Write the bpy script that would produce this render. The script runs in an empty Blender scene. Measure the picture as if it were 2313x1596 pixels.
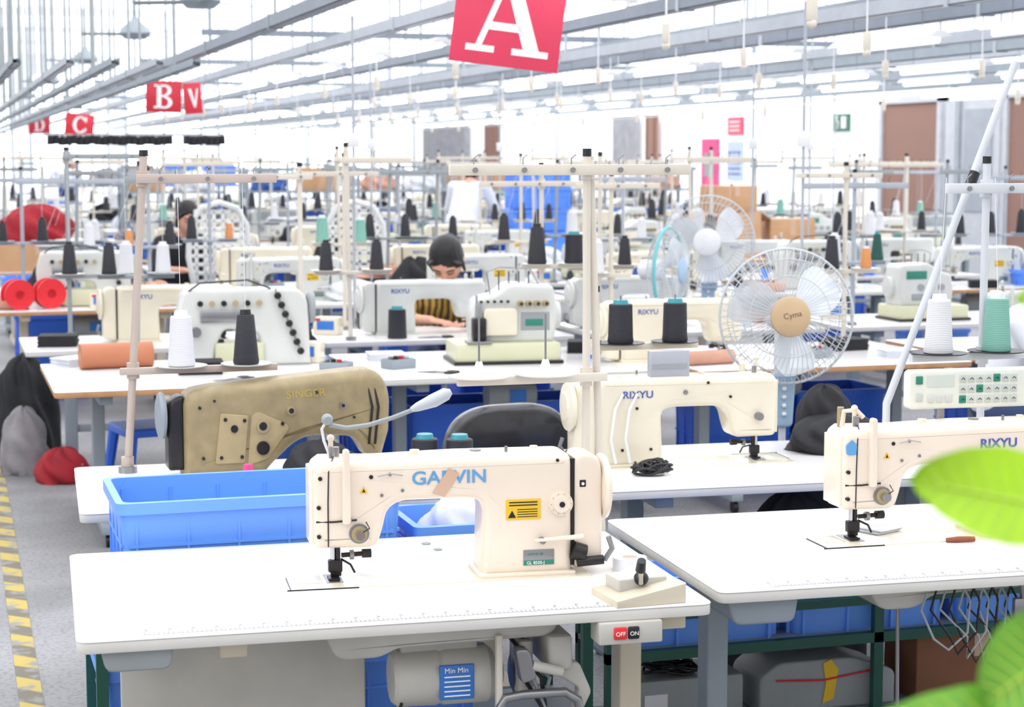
import bpy, math, random, bmesh
from mathutils import Matrix, Vector
from mathutils.geometry import tessellate_polygon
random.seed(7)
C = bpy.context.scene.collection
PI = math.pi

# ------------------------------------------------------------------ materials
def lin(c):
    c = c / 255.0
    return c / 12.92 if c <= 0.04045 else ((c + 0.055) / 1.055) ** 2.4
MATS = {}
def mat(name, rgb, rough=0.5, metal=0.0, var=0.06, scale=8.0, bump=0.0, emit=0.0, alpha=1.0, coat=0.0):
    if name in MATS: return MATS[name]
    m = bpy.data.materials.new(name); m.use_nodes = True
    nt = m.node_tree; b = nt.nodes["Principled BSDF"]
    col = (lin(rgb[0]), lin(rgb[1]), lin(rgb[2]), 1)
    tc = nt.nodes.new("ShaderNodeTexCoord"); nz = nt.nodes.new("ShaderNodeTexNoise")
    nz.inputs["Scale"].default_value = scale; nz.inputs["Detail"].default_value = 4
    nt.links.new(tc.outputs["Object"], nz.inputs["Vector"])
    rp = nt.nodes.new("ShaderNodeValToRGB")
    rp.color_ramp.elements[0].position = 0.3; rp.color_ramp.elements[1].position = 0.7
    rp.color_ramp.elements[0].color = tuple(max(0, v * (1 - var)) for v in col[:3]) + (1,)
    rp.color_ramp.elements[1].color = tuple(min(1, v * (1 + var)) for v in col[:3]) + (1,)
    nt.links.new(nz.outputs["Fac"], rp.inputs["Fac"])
    nt.links.new(rp.outputs["Color"], b.inputs["Base Color"])
    b.inputs["Roughness"].default_value = rough; b.inputs["Metallic"].default_value = metal
    if bump:
        bp = nt.nodes.new("ShaderNodeBump"); bp.inputs["Strength"].default_value = bump; bp.inputs["Distance"].default_value = 0.01
        nt.links.new(nz.outputs["Fac"], bp.inputs["Height"]); nt.links.new(bp.outputs["Normal"], b.inputs["Normal"])
    if emit:
        b.inputs["Emission Color"].default_value = col; b.inputs["Emission Strength"].default_value = emit
    if alpha < 1: b.inputs["Alpha"].default_value = alpha
    if coat: b.inputs["Coat Weight"].default_value = coat
    MATS[name] = m
    return m
def stripes(name, a, bcol, scale, axis='X', dist=0.0, rough=0.7, bump=0.0):
    if name in MATS: return MATS[name]
    m = bpy.data.materials.new(name); m.use_nodes = True
    nt = m.node_tree; b = nt.nodes["Principled BSDF"]
    tc = nt.nodes.new("ShaderNodeTexCoord"); w = nt.nodes.new("ShaderNodeTexWave")
    w.bands_direction = axis; w.inputs["Scale"].default_value = scale; w.inputs["Distortion"].default_value = dist
    nt.links.new(tc.outputs["Object"], w.inputs["Vector"])
    rp = nt.nodes.new("ShaderNodeValToRGB"); rp.color_ramp.interpolation = 'LINEAR'
    rp.color_ramp.elements[0].position = 0.42; rp.color_ramp.elements[1].position = 0.58
    rp.color_ramp.elements[0].color = (lin(a[0]), lin(a[1]), lin(a[2]), 1)
    rp.color_ramp.elements[1].color = (lin(bcol[0]), lin(bcol[1]), lin(bcol[2]), 1)
    nt.links.new(w.outputs["Fac"], rp.inputs["Fac"]); nt.links.new(rp.outputs["Color"], b.inputs["Base Color"])
    b.inputs["Roughness"].default_value = rough
    if bump:
        bp = nt.nodes.new("ShaderNodeBump"); bp.inputs["Strength"].default_value = bump; bp.inputs["Distance"].default_value = 0.002
        nt.links.new(w.outputs["Fac"], bp.inputs["Height"]); nt.links.new(bp.outputs["Normal"], b.inputs["Normal"])
    MATS[name] = m
    return m

WHITE = mat("laminate_white", (242, 240, 240), 0.2, var=0.03, scale=3)
EDGE = mat("laminate_edge", (212, 210, 204), 0.4, var=0.03)
WOOD = mat("wood_edge", (190, 142, 98), 0.5, var=0.15, scale=14)
CREAM = mat("cream_enamel", (236, 221, 203), 0.28, var=0.03, scale=4, coat=0.3)
CREAM2 = mat("ivory_enamel", (228, 220, 198), 0.3, var=0.05, scale=5, coat=0.3)
OFFW = mat("offwhite_enamel", (208, 210, 205), 0.3, var=0.07, scale=5, coat=0.3)
TAN = mat("tan_hammered", (152, 136, 100), 0.42, var=0.14, scale=22, bump=0.08)
TAN2 = mat("tan_plate", (170, 152, 114), 0.4, var=0.08, scale=20)
GREENBASE = mat("pale_green_enamel", (204, 204, 172), 0.35, var=0.03)
DARK = mat("dark_steel", (52, 50, 50), 0.35, 0.6)
STEEL = mat("steel", (150, 150, 152), 0.3, 0.8)
CHROME = mat("chrome", (195, 195, 198), 0.15, 0.95)
GREY = mat("grey_paint", (152, 158, 160), 0.5)
RULER = mat("ruler_print", (146, 148, 152), 0.5)
GREY2 = mat("blue_grey_paint", (142, 152, 160), 0.5)
RAILM = mat("rail_grey", (128, 136, 148), 0.45, 0.1)
RAILL = mat("rail_light_grey", (172, 178, 186), 0.45)
RAILW = mat("rail_white", (208, 211, 216), 0.45)
LGREY = mat("light_grey_sheet", (192, 189, 180), 0.4, var=0.12, scale=5)
BEIGE = mat("beige_paint", (208, 198, 176), 0.5, var=0.04)
POLE = mat("pole_cream", (216, 208, 194), 0.4, var=0.04)
POLEP = mat("pole_pinkbeige", (190, 174, 162), 0.4, var=0.05)
GREEN = mat("dark_green_paint", (30, 86, 72), 0.45)
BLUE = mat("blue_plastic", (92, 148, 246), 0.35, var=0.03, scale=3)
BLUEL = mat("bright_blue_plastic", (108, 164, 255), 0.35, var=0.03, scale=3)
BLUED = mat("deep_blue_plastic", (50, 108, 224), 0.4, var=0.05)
BLACK = mat("black_plastic", (26, 26, 30), 0.4)
BLACKC = mat("black_cloth", (30, 30, 34), 0.75, var=0.3, scale=10, bump=0.3)
LEATHER = mat("black_vinyl", (48, 48, 52), 0.22, var=0.1, scale=20, bump=0.1, coat=0.4)
GCLOTH = mat("grey_cloth", (140, 136, 140), 0.85, var=0.2, scale=9, bump=0.3)
RCLOTH = mat("red_cloth", (160, 26, 40), 0.75, var=0.25, scale=9, bump=0.3)
WCLOTH = mat("white_cloth", (216, 219, 226), 0.8, var=0.14, scale=9, bump=0.3)
BCLOTH = mat("blue_cloth", (56, 92, 166), 0.8, var=0.2, scale=9, bump=0.3)
PCLOTH = mat("peach_cloth", (200, 152, 130), 0.8, var=0.1, scale=9, bump=0.2)
REDP = mat("red_plastic", (220, 44, 52), 0.35)
SIGNR = mat("sign_red", (226, 66, 96), 0.4, var=0.02)
SIGNR2 = mat("sign_red_deep", (206, 44, 62), 0.4, var=0.02)
SIGNW = mat("sign_white", (250, 250, 250), 0.5, var=0.01)
YEL = mat("label_yellow", (232, 190, 44), 0.5)
LBLUE = mat("logo_blue", (96, 156, 208), 0.5)
NBLUE = mat("logo_navy", (70, 94, 166), 0.5)
GOLDT = mat("gold_letters", (184, 160, 82), 0.5)
PLBLUE = mat("plate_blue", (52, 118, 200), 0.4)
LGREEN = mat("label_green", (46, 130, 110), 0.5)
CARD = mat("cardboard", (196, 154, 116), 0.8, var=0.08, scale=6)
CARDD = mat("cardboard_brown", (140, 94, 68), 0.8, var=0.12, scale=6)
TAPE = mat("beige_tape", (206, 172, 148), 0.6)
WPLAST = mat("white_plastic", (230, 230, 233), 0.35)
WIRE = mat("fan_wire", (196, 200, 202), 0.35)
BLADE = mat("fan_blade_plastic", (230, 236, 242), 0.2, alpha=0.8)
FANHUB = mat("fan_hub_tan", (196, 168, 132), 0.4)
FANBL = mat("fan_pale_blue", (160, 188, 212), 0.4)
TEAL = mat("teal_plastic", (60, 150, 160), 0.4)
SKIN = mat("skin", (218, 164, 140), 0.5, var=0.05, scale=6)
LIPS = mat("lips", (180, 100, 94), 0.5)
HAIR = mat("black_hair", (20, 17, 19), 0.5, var=0.4, scale=60, bump=0.2)
JEANS = mat("denim", (56, 72, 110), 0.8, var=0.15)
SHIRTW = mat("white_shirt", (228, 231, 238), 0.8, var=0.04)
MUST = stripes("mustard_stripes", (198, 160, 70), (96, 76, 48), 9.0, 'X', 2.5)
TUBE = mat("fluorescent_tube", (250, 252, 255), 0.4, emit=3.5)
CEIL = mat("ceiling_white_glow", (248, 249, 252), 0.9, var=0.01, emit=1.0)  # no lamp: emission added so the ceiling looks blown-out and brightens the hall
WINM = mat("window_daylight", (248, 252, 255), 0.4, var=0.01, emit=2.4)
SHUT = stripes("brown_shutter", (172, 136, 122), (140, 104, 90), 7.0, 'Y', 0.0)
CURT = mat("grey_curtain", (172, 172, 176), 0.8, var=0.15, scale=5)
PINK = mat("pink_poster", (226, 70, 130), 0.5, var=0.05)
EXITG = mat("exit_green", (70, 120, 100), 0.5)
CONEB = stripes("black_thread", (22, 22, 28), (46, 46, 54), 60.0, 'Z', 0.0, 0.6, 0.2)
CONEW = stripes("white_thread", (232, 232, 234), (204, 204, 209), 60.0, 'Z', 0.0, 0.7, 0.2)
CONET = stripes("teal_thread", (136, 190, 174), (112, 166, 152), 60.0, 'Z', 0.0, 0.7, 0.2)
CONEG = stripes("green_thread", (20, 70, 60), (36, 92, 78), 60.0, 'Z', 0.0, 0.7, 0.2)
CONEO = stripes("orange_thread", (220, 150, 90), (200, 130, 74), 60.0, 'Z', 0.0, 0.7, 0.2)
TRAYK = mat("tray_black", (44, 46, 50), 0.4)
LEAF = mat("leaf_green", (168, 214, 26), 0.4, var=0.25, scale=9)
LEAFD = mat("leaf_dark_green", (106, 166, 44), 0.4, var=0.35, scale=12)
VEIN = mat("leaf_vein", (190, 222, 80), 0.5)
TERRA = mat("terracotta", (168, 96, 66), 0.8)
SOIL = mat("soil", (60, 44, 34), 0.95, var=0.4, bump=0.5)
PAPER = mat("pale_blue_paper", (190, 204, 226), .6)

def floor_mat():
    m = bpy.data.materials.new("concrete_floor"); m.use_nodes = True
    nt = m.node_tree; b = nt.nodes["Principled BSDF"]
    tc = nt.nodes.new("ShaderNodeTexCoord")
    n1 = nt.nodes.new("ShaderNodeTexNoise"); n1.inputs["Scale"].default_value = 1.2; n1.inputs["Detail"].default_value = 8
    n2 = nt.nodes.new("ShaderNodeTexNoise"); n2.inputs["Scale"].default_value = 60; n2.inputs["Detail"].default_value = 4
    nt.links.new(tc.outputs["Object"], n1.inputs["Vector"]); nt.links.new(tc.outputs["Object"], n2.inputs["Vector"])
    r1 = nt.nodes.new("ShaderNodeValToRGB")
    r1.color_ramp.elements[0].color = (0.20, 0.20, 0.205, 1); r1.color_ramp.elements[1].color = (0.34, 0.34, 0.355, 1)
    r1.color_ramp.elements[0].position = 0.35; r1.color_ramp.elements[1].position = 0.65
    r2 = nt.nodes.new("ShaderNodeValToRGB")
    r2.color_ramp.elements[0].color = (0.72, 0.72, 0.72, 1); r2.color_ramp.elements[1].color = (1, 1, 1, 1)
    r2.color_ramp.elements[0].position = 0.38; r2.color_ramp.elements[1].position = 0.5
    mx = nt.nodes.new("ShaderNodeMixRGB"); mx.blend_type = 'MULTIPLY'; mx.inputs[0].default_value = 1
    nt.links.new(n1.outputs["Fac"], r1.inputs["Fac"]); nt.links.new(n2.outputs["Fac"], r2.inputs["Fac"])
    nt.links.new(r1.outputs["Color"], mx.inputs[1]); nt.links.new(r2.outputs["Color"], mx.inputs[2])
    nt.links.new(mx.outputs["Color"], b.inputs["Base Color"]); b.inputs["Roughness"].default_value = 0.6
    return m
def tape_mat():
    m = stripes("hazard_tape", (192, 170, 78), (112, 106, 90), 2.2, 'DIAGONAL', 0.8, .6)
    nt = m.node_tree; b = nt.nodes["Principled BSDF"]; src = b.inputs["Base Color"].links[0].from_socket
    tc = nt.nodes.new("ShaderNodeTexCoord"); nz = nt.nodes.new("ShaderNodeTexNoise"); nz.inputs["Scale"].default_value = 14; nz.inputs["Detail"].default_value = 6
    nt.links.new(tc.outputs["Object"], nz.inputs["Vector"]); rp = nt.nodes.new("ShaderNodeValToRGB")
    rp.color_ramp.elements[0].position = .5; rp.color_ramp.elements[1].position = .64
    nt.links.new(nz.outputs["Fac"], rp.inputs["Fac"]); mx = nt.nodes.new("ShaderNodeMixRGB"); mx.inputs[2].default_value = (.27, .265, .25, 1)
    nt.links.new(rp.outputs["Color"], mx.inputs[0]); nt.links.new(src, mx.inputs[1]); nt.links.new(mx.outputs["Color"], b.inputs["Base Color"]); return m

# ------------------------------------------------------------------ mesh builder
def rpoly(pts, n=5):
    out = []; N = len(pts)
    for i, p in enumerate(pts):
        r = p[2] if len(p) > 2 else 0
        P = Vector(p[:2])
        if r <= 0: out.append(tuple(P)); continue
        a = Vector(pts[i - 1][:2]) - P; b = Vector(pts[(i + 1) % N][:2]) - P
        ra = min(r, a.length * 0.49); rb = min(r, b.length * 0.49)
        A = P + a.normalized() * ra; B = P + b.normalized() * rb
        for k in range(n + 1):
            t = k / n
            q = A * (1 - t) ** 2 + P * 2 * t * (1 - t) + B * t * t
            out.append((q.x, q.y))
    return out
def rrect(x0, x1, y0, y1, r=0.01, n=4):
    return rpoly([(x0, y0, r), (x1, y0, r), (x1, y1, r), (x0, y1, r)], n)

class MB:
    def __init__(s): s.v = []; s.f = []; s.m = []; s.mats = []; s.T = Matrix()
    def mi(s, m):
        if m not in s.mats: s.mats.append(m)
        return s.mats.index(m)
    def add(s, vs, fs, m):
        o = len(s.v); k = s.mi(m)
        for p in vs: s.v.append(s.T @ Vector(p))
        for f in fs: s.f.append([i + o for i in f]); s.m.append(k)
        return s
    def prism(s, poly, a0, a1, m, bev=0.0, axis='y', seg=3):
        ar = sum(poly[i][0] * poly[(i + 1) % len(poly)][1] - poly[(i + 1) % len(poly)][0] * poly[i][1] for i in range(len(poly)))
        if ar < 0: poly = poly[::-1]
        P = [Vector(p[:2]) for p in poly]; N = len(P); nr = []
        for i in range(N):
            e0 = (P[i] - P[i - 1]); e1 = (P[(i + 1) % N] - P[i])
            e0 = e0.normalized() if e0.length > 1e-9 else e1.normalized()
            e1 = e1.normalized() if e1.length > 1e-9 else e0
            n0 = Vector((-e0.y, e0.x)); n1 = Vector((-e1.y, e1.x)); q = n0 + n1
            if q.length < 1e-6: q = n0
            q.normalize(); nr.append(q / max(0.5, q.dot(n0)))
        rings = []
        if bev > 0:
            for k in range(seg + 1):
                t = PI / 2 * k / seg
                rings.append((bev * (1 - math.sin(t)), a0 + bev * (1 - math.cos(t))))
            for k in range(seg, -1, -1):
                t = PI / 2 * k / seg
                rings.append((bev * (1 - math.sin(t)), a1 - bev * (1 - math.cos(t))))
        else: rings = [(0, a0), (0, a1)]
        vs = []
        for ins, d in rings:
            for i in range(N):
                q = P[i] + nr[i] * ins
                vs.append((q.x, d, q.y) if axis == 'y' else (q.x, q.y, d) if axis == 'z' else (d, q.x, q.y))
        fs = []
        for r in range(len(rings) - 1):
            for i in range(N):
                j = (i + 1) % N
                fs.append([r * N + i, r * N + j, (r + 1) * N + j, (r + 1) * N + i])
        if N == 4 : tris = [[0, 1, 2, 3]]
        else: tris = [list(t) for t in tessellate_polygon([[Vector((p.x, p.y, 0)) for p in P]])]
        L = (len(rings) - 1) * N
        for t in tris:
            fs.append(t[::-1]); fs.append([L + i for i in t])
        return s.add(vs, fs, m)
    def box(s, x0, x1, y0, y1, z0, z1, m, bev=0.0, seg=2):
        if bev <= 0: return s.prism([(x0, y0), (x1, y0), (x1, y1), (x0, y1)], z0, z1, m, 0, 'z')
        return s.prism(rrect(x0, x1, y0, y1, bev * 1.5, 3), z0, z1, m, bev, 'z', seg)
    def tube(s, pts, r, m, n=8, caps=True):
        P = [Vector(p) for p in pts]; R = r if isinstance(r, (list, tuple)) else [r] * len(P)
        vs = []; fs = []; up = None
        for i, p in enumerate(P):
            t = (P[min(i + 1, len(P) - 1)] - P[max(i - 1, 0)])
            t = t.normalized() if t.length > 1e-9 else Vector((0, 0, 1))
            if up is None:
                up = Vector((0, 0, 1)) if abs(t.z) < 0.9 else Vector((1, 0, 0))
            up = (up - t * up.dot(t)); up.normalize(); sd = t.cross(up)
            for k in range(n):
                a = 2 * PI * k / n
                vs.append(p + (up * math.cos(a) + sd * math.sin(a)) * R[i])
        for i in range(len(P) - 1):
            for k in range(n):
                j = (k + 1) % n
                fs.append([i * n + k, i * n + j, (i + 1) * n + j, (i + 1) * n + k])
        if caps:
            fs.append(list(range(n))[::-1]); fs.append([(len(P) - 1) * n + k for k in range(n)])
        return s.add(vs, fs, m)
    def cyl(s, p0, p1, r, m, n=16, r1=None): return s.tube([p0, p1], [r, r if r1 is None else r1], m, n)
    def lathe(s, prof, m, n=24, o=(0, 0, 0), axis='z'):
        vs = []; fs = []
        for (r, z) in prof:
            for k in range(n):
                a = 2 * PI * k / n; c, d = r * math.cos(a), r * math.sin(a)
                q = (c, d, z) if axis == 'z' else (c, z, d) if axis == 'y' else (z, c, d)
                vs.append((q[0] + o[0], q[1] + o[1], q[2] + o[2]))
        for i in range(len(prof) - 1):
            for k in range(n):
                j = (k + 1) % n
                fs.append([i * n + k, i * n + j, (i + 1) * n + j, (i + 1) * n + k])
        fs.append(list(range(n))[::-1]); fs.append([(len(prof) - 1) * n + k for k in range(n)])
        return s.add(vs, fs, m)
    def ball(s, c, r, m, n=14, rows=9, fn=None):
        if not isinstance(r, (tuple, list)): r = (r, r, r)
        vs = [(c[0], c[1], c[2] - r[2])]; fs = []
        for i in range(1, rows):
            ph = -PI / 2 + PI * i / rows
            for k in range(n):
                a = 2 * PI * k / n
                vs.append((c[0] + r[0] * math.cos(ph) * math.cos(a), c[1] + r[1] * math.cos(ph) * math.sin(a), c[2] + r[2] * math.sin(ph)))
        vs.append((c[0], c[1], c[2] + r[2])); L = len(vs) - 1
        if fn: vs = [fn(Vector(p)) for p in vs]
        for k in range(n): fs.append([0, 1 + (k + 1) % n, 1 + k])
        for i in range(rows - 2):
            for k in range(n):
                j = (k + 1) % n; a = 1 + i * n
                fs.append([a + k, a + j, a + n + j, a + n + k])
        a = 1 + (rows - 2) * n
        for k in range(n): fs.append([a + k, a + (k + 1) % n, L])
        return s.add(vs, fs, m)
    def mesh(s, name, ang=38):
        me = bpy.data.meshes.new(name)
        me.from_pydata([tuple(v) for v in s.v], [], s.f)
        for m in s.mats: me.materials.append(m)
        me.polygons.foreach_set("material_index", s.m)
        bm = bmesh.new(); bm.from_mesh(me)
        bmesh.ops.recalc_face_normals(bm, faces=bm.faces); bm.to_mesh(me); bm.free()
        me.polygons.foreach_set("use_smooth", [True] * len(me.polygons))
        me.set_sharp_from_angle(angle=math.radians(ang)); me.update()
        return me
    def out(s, name, parent=None, loc=(0, 0, 0), rot=(0, 0, 0), label=None, ang=38):
        o = bpy.data.objects.new(name, s.mesh(name, ang)); C.objects.link(o)
        o.location = loc; o.rotation_euler = rot
        if parent: o.parent = parent
        if label: o["label"] = label
        return o

def tag(o, label, cat, group=None):
    o["label"] = label; o["category"] = cat
    if group: o["group"] = group
    return o
def root(name, label, cat, loc=(0, 0, 0), rz=0, group=None):
    o = bpy.data.objects.new(name, None); C.objects.link(o); o.empty_display_size = 0.05
    o.location = loc; o.rotation_euler = (0, 0, rz)
    return tag(o, label, cat, group)
def clone(src, loc, rz=None, label=None, group=None, rot=None, scale=None):
    def cp(o, par):
        n = o.copy(); C.objects.link(n)
        if par: n.parent = par
        for ch in o.children: cp(ch, n)
        return n
    n = cp(src, None); n.location = loc
    if rz is not None: n.rotation_euler = (0, 0, rz)
    if rot is not None: n.rotation_euler = rot
    if scale: n.scale = scale if isinstance(scale, tuple) else (scale,) * 3
    if label: n["label"] = label
    if group: n["group"] = group
    return n
def text(body, size, m, name="lettering", parent=None, loc=(0, 0, 0), rot=(PI / 2, 0, 0), ext=0.0006, off=0.0, sx=1.0, align='LEFT'):
    cu = bpy.data.curves.new("t", 'FONT'); cu.body = body; cu.size = size; cu.extrude = ext; cu.offset = off; cu.align_x = align
    o = bpy.data.objects.new("t", cu); C.objects.link(o)
    dg = bpy.context.evaluated_depsgraph_get(); me = bpy.data.meshes.new_from_object(o.evaluated_get(dg))
    bpy.data.objects.remove(o); me.materials.clear(); me.materials.append(m); me.name = name
    n = bpy.data.objects.new(name, me); C.objects.link(n); n.location = loc; n.rotation_euler = rot; n.scale = (sx, 1, 1)
    if parent: n.parent = parent
    return n
def remesh(mb, name, voxel, parent, m, smooth=6, label=None):
    me = mb.mesh(name); o = bpy.data.objects.new(name, me); C.objects.link(o)
    md = o.modifiers.new("r", 'REMESH'); md.mode = 'VOXEL'; md.voxel_size = voxel; md.use_smooth_shade = True
    sm = o.modifiers.new("s", 'SMOOTH'); sm.factor = 0.5; sm.iterations = smooth
    dg = bpy.context.evaluated_depsgraph_get(); n = bpy.data.meshes.new_from_object(o.evaluated_get(dg))
    bpy.data.objects.remove(o); n.materials.clear(); n.materials.append(m)
    n.polygons.foreach_set("use_smooth", [True] * len(n.polygons)); n.name = name
    q = bpy.data.objects.new(name, n); C.objects.link(q)
    if parent: q.parent = parent
    if label: q["label"] = label
    return q

# ------------------------------------------------------------------ camera
cam_d = bpy.data.cameras.new("camera"); cam = bpy.data.objects.new("camera", cam_d); C.objects.link(cam)
cam_d.sensor_width = 36; cam_d.lens = 4200 / 2313 * 36; cam_d.clip_end = 200; cam_d.clip_start = 0.05
cam.location = (0, 0, 1.7); cam.rotation_euler = (math.radians(90 - 6.05), 0, math.radians(-17.19))
cam_d.dof.use_dof = True; cam_d.dof.focus_distance = 4.7; cam_d.dof.aperture_fstop = 6.0
bpy.context.scene.camera = cam

# ------------------------------------------------------------------ setting
def struct(mb, name, **k):
    o = mb.out(name, **k); o["kind"] = "structure"; return o
b = MB(); b.box(-8, 13.0, -3, 62, -0.1, 0, floor_mat()); struct(b, "floor")
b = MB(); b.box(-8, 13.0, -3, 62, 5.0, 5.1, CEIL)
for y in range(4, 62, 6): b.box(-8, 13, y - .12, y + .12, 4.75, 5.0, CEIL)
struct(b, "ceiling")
WALL = mat("wall_paint_glow", (244, 246, 250), 0.8, var=0.02, scale=2, emit=0.4)  # emission added to the walls for an overexposed look
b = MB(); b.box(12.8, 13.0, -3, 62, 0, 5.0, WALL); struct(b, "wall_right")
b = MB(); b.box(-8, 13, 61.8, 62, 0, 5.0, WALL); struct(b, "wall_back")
n = 1
for y0, y1, z0, z1 in [(50.5, 55, .9, 2.6), (38, 42, .9, 2.6), (55.5, 61, .9, 2.6), (12, 14.5, .9, 2.6), (15.5, 18.5, .9, 2.6)]:
    b = MB(); b.box(12.76, 12.8, y0, y1, z0, z1, WINM)
    for k in range(4):
        yy = y0 + (y1 - y0) * k / 3; b.box(12.72, 12.8, yy - .04, yy + .04, z0, z1, RAILW)
    struct(b, "window_%d" % n); n += 1
for x0 in range(-6, 13, 3):
    b = MB(); b.box(x0, x0 + 2.4, 61.7, 61.8, .8, 4.2, WINM)
    for k in range(3): b.box(x0 + k * 1.2 - .04, x0 + k * 1.2 + .04, 61.66, 61.8, .8, 4.2, RAILL)
    b.box(x0, x0 + 2.4, 61.66, 61.8, 2.4, 2.46, RAILL)
    struct(b, "window_%d" % n); n += 1
d = 1
for y0, y1, m in [(22.0, 23.5, SHUT), (18.9, 20.3, SHUT)]:
    b = MB(); b.box(12.72, 12.8, y0, y1, 0, 2.42, m)
    b.box(12.68, 12.8, y0 - .1, y0, 0, 2.5, RAILW); b.box(12.68, 12.8, y1, y1 + .1, 0, 2.5, RAILW); b.box(12.68, 12.8, y0 - .1, y1 + .1, 2.42, 2.52, RAILW)
    struct(b, "door_%d" % d); d += 1
b = MB(); b.box(12.70, 12.8, 20.5, 21.8, 0, 2.42, RAILW); b.box(12.68, 12.70, 20.65, 21.3, 1.0, 2.3, RAILL); b.box(12.66, 12.7, 21.4, 21.5, 0, 2.42, RAILL); struct(b, "door_%d" % d); d += 1
for y0, y1, m in [(47.2, 49, CURT), (44.8, 46.9, CURT), (33.0, 34.3, CURT), (32.0, 32.6, SHUT), (42.2, 43.2, SHUT)]:
    b = MB(); N = 12
    for k in range(N):
        ya = y0 + (y1 - y0) * (k + .5) / N; b.cyl((12.7, ya, .3), (12.7, ya, 2.42), (y1 - y0) / N * .55, m, 8)
    b.cyl((12.68, y0 - .1, 2.45), (12.68, y1 + .1, 2.45), .02, STEEL, 8)
    tag(b.out("curtain"), "pleated curtain hanging on a rod against the white wall", "curtain", "curtains on the side wall")
def poster(y0, y1, z0, z1, m, label, extra=None, name="poster"):
    b = MB(); b.box(12.76, 12.798, y0, y1, z0, z1, m)
    if extra: extra(b)
    return tag(b.out(name), label, "poster")
poster(29.4, 30.1, .85, 2.0, PINK, "tall pink printed poster on the white wall", lambda b: [b.box(12.75, 12.765, 29.5, 30.0, .95, 1.2, SIGNW), b.box(12.75, 12.765, 29.55, 29.95, 1.35, 1.75, GREY)])
poster(28.4, 29.0, 2.05, 2.35, SIGNR, "small red notice with white lines on the wall", lambda b: [b.box(12.75, 12.765, 28.5, 28.9, 2.12 + k * .07, 2.14 + k * .07, SIGNW) for k in range(3)])
poster(28.4, 29.0, 1.3, 1.95, PAPER, "pale blue notice sheet on the white wall", lambda b: [b.box(12.75, 12.765, 28.45, 28.95, 1.4 + k * .09, 1.42 + k * .09, NBLUE) for k in range(5)])
poster(24.65, 25.15, 2.06, 2.32, EXITG, "dark green running-figure exit sign on the wall", lambda b: [b.box(12.75, 12.765, 24.72, 24.86, 2.11, 2.28, SIGNW), b.tube([(12.75, 24.97, 2.10), (12.75, 24.95, 2.19), (12.75, 25.0, 2.24)], .012, SIGNW, 6), b.ball((12.75, 24.99, 2.27), .02, SIGNW)], "exit_sign")
b = MB(); b.box(-.037, .037, 0, 9.5, 0, .003, tape_mat())
o = b.out("trim_1", None, (.205, 1.5, 0), (0, 0, -.008)); o["kind"] = "structure"

# ------------------------------------------------------------------ templates
HID = []
def tpl(o): HID.append(o); return o

def table_parts(r, w, d, edge=EDGE, leg=BEIGE, ruler=True, lx=None, h=.70, top=WHITE):
    b = MB(); b.prism(rrect(0, w, 0, d, .03, 5), h - .004, h, top, .002, 'z', 2)
    b.prism(rrect(.001, w - .001, .001, d - .001, .03, 5), h - .028, h - .004, edge, .003, 'z', 2)
    if ruler:
        N = int((w - .28) / .01)
        for k in range(N):
            x = .14 + k * .01; L = .026 if k % 5 == 0 else .014
            b.box(x, x + .0026, .03, .03 + L, h, h + .0005, RULER)
            if k % 5 == 0: b.box(x + .002, x + .009, .060, .070, h, h + .0005, RULER)
        b.box(.14, .14 + N * .01, .026, .0305, h, h + .0005, RULER)
    b.out("tabletop", r)
    lx = lx or (.22, w - .16)
    for x in lx:
        b = MB()
        b.box(x - .028, x + .028, d * .42, d * .42 + .075, .09, h - .03, leg, .004)
        b.box(x - .03, x + .03, .06, d - .06, h - .07, h - .028, leg, .004)
        b.box(x - .03, x + .03, .05, d - .05, .06, .10, leg, .004)
        for yy in (.09, d - .09):
            b.cyl((x, yy, .06), (x, yy, .045), .012, DARK, 8); b.cyl((x - .012, yy, .028), (x + .012, yy, .028), .028, BLACK, 12)
        b.out("leg", r)
    b = MB(); b.box(lx[0], lx[1], d * .42 + .02, d * .42 + .05, .22, .26, leg, .003); b.out("crossbar", r)
def table(x, y, w, d, label, **k):
    g = k.pop("group", "sewing tables"); rz = k.pop("rz", 0)
    r = root("sewing_table", label, "table", (x, y, 0), rz, g); table_parts(r, w, d, **k); return r

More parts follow.
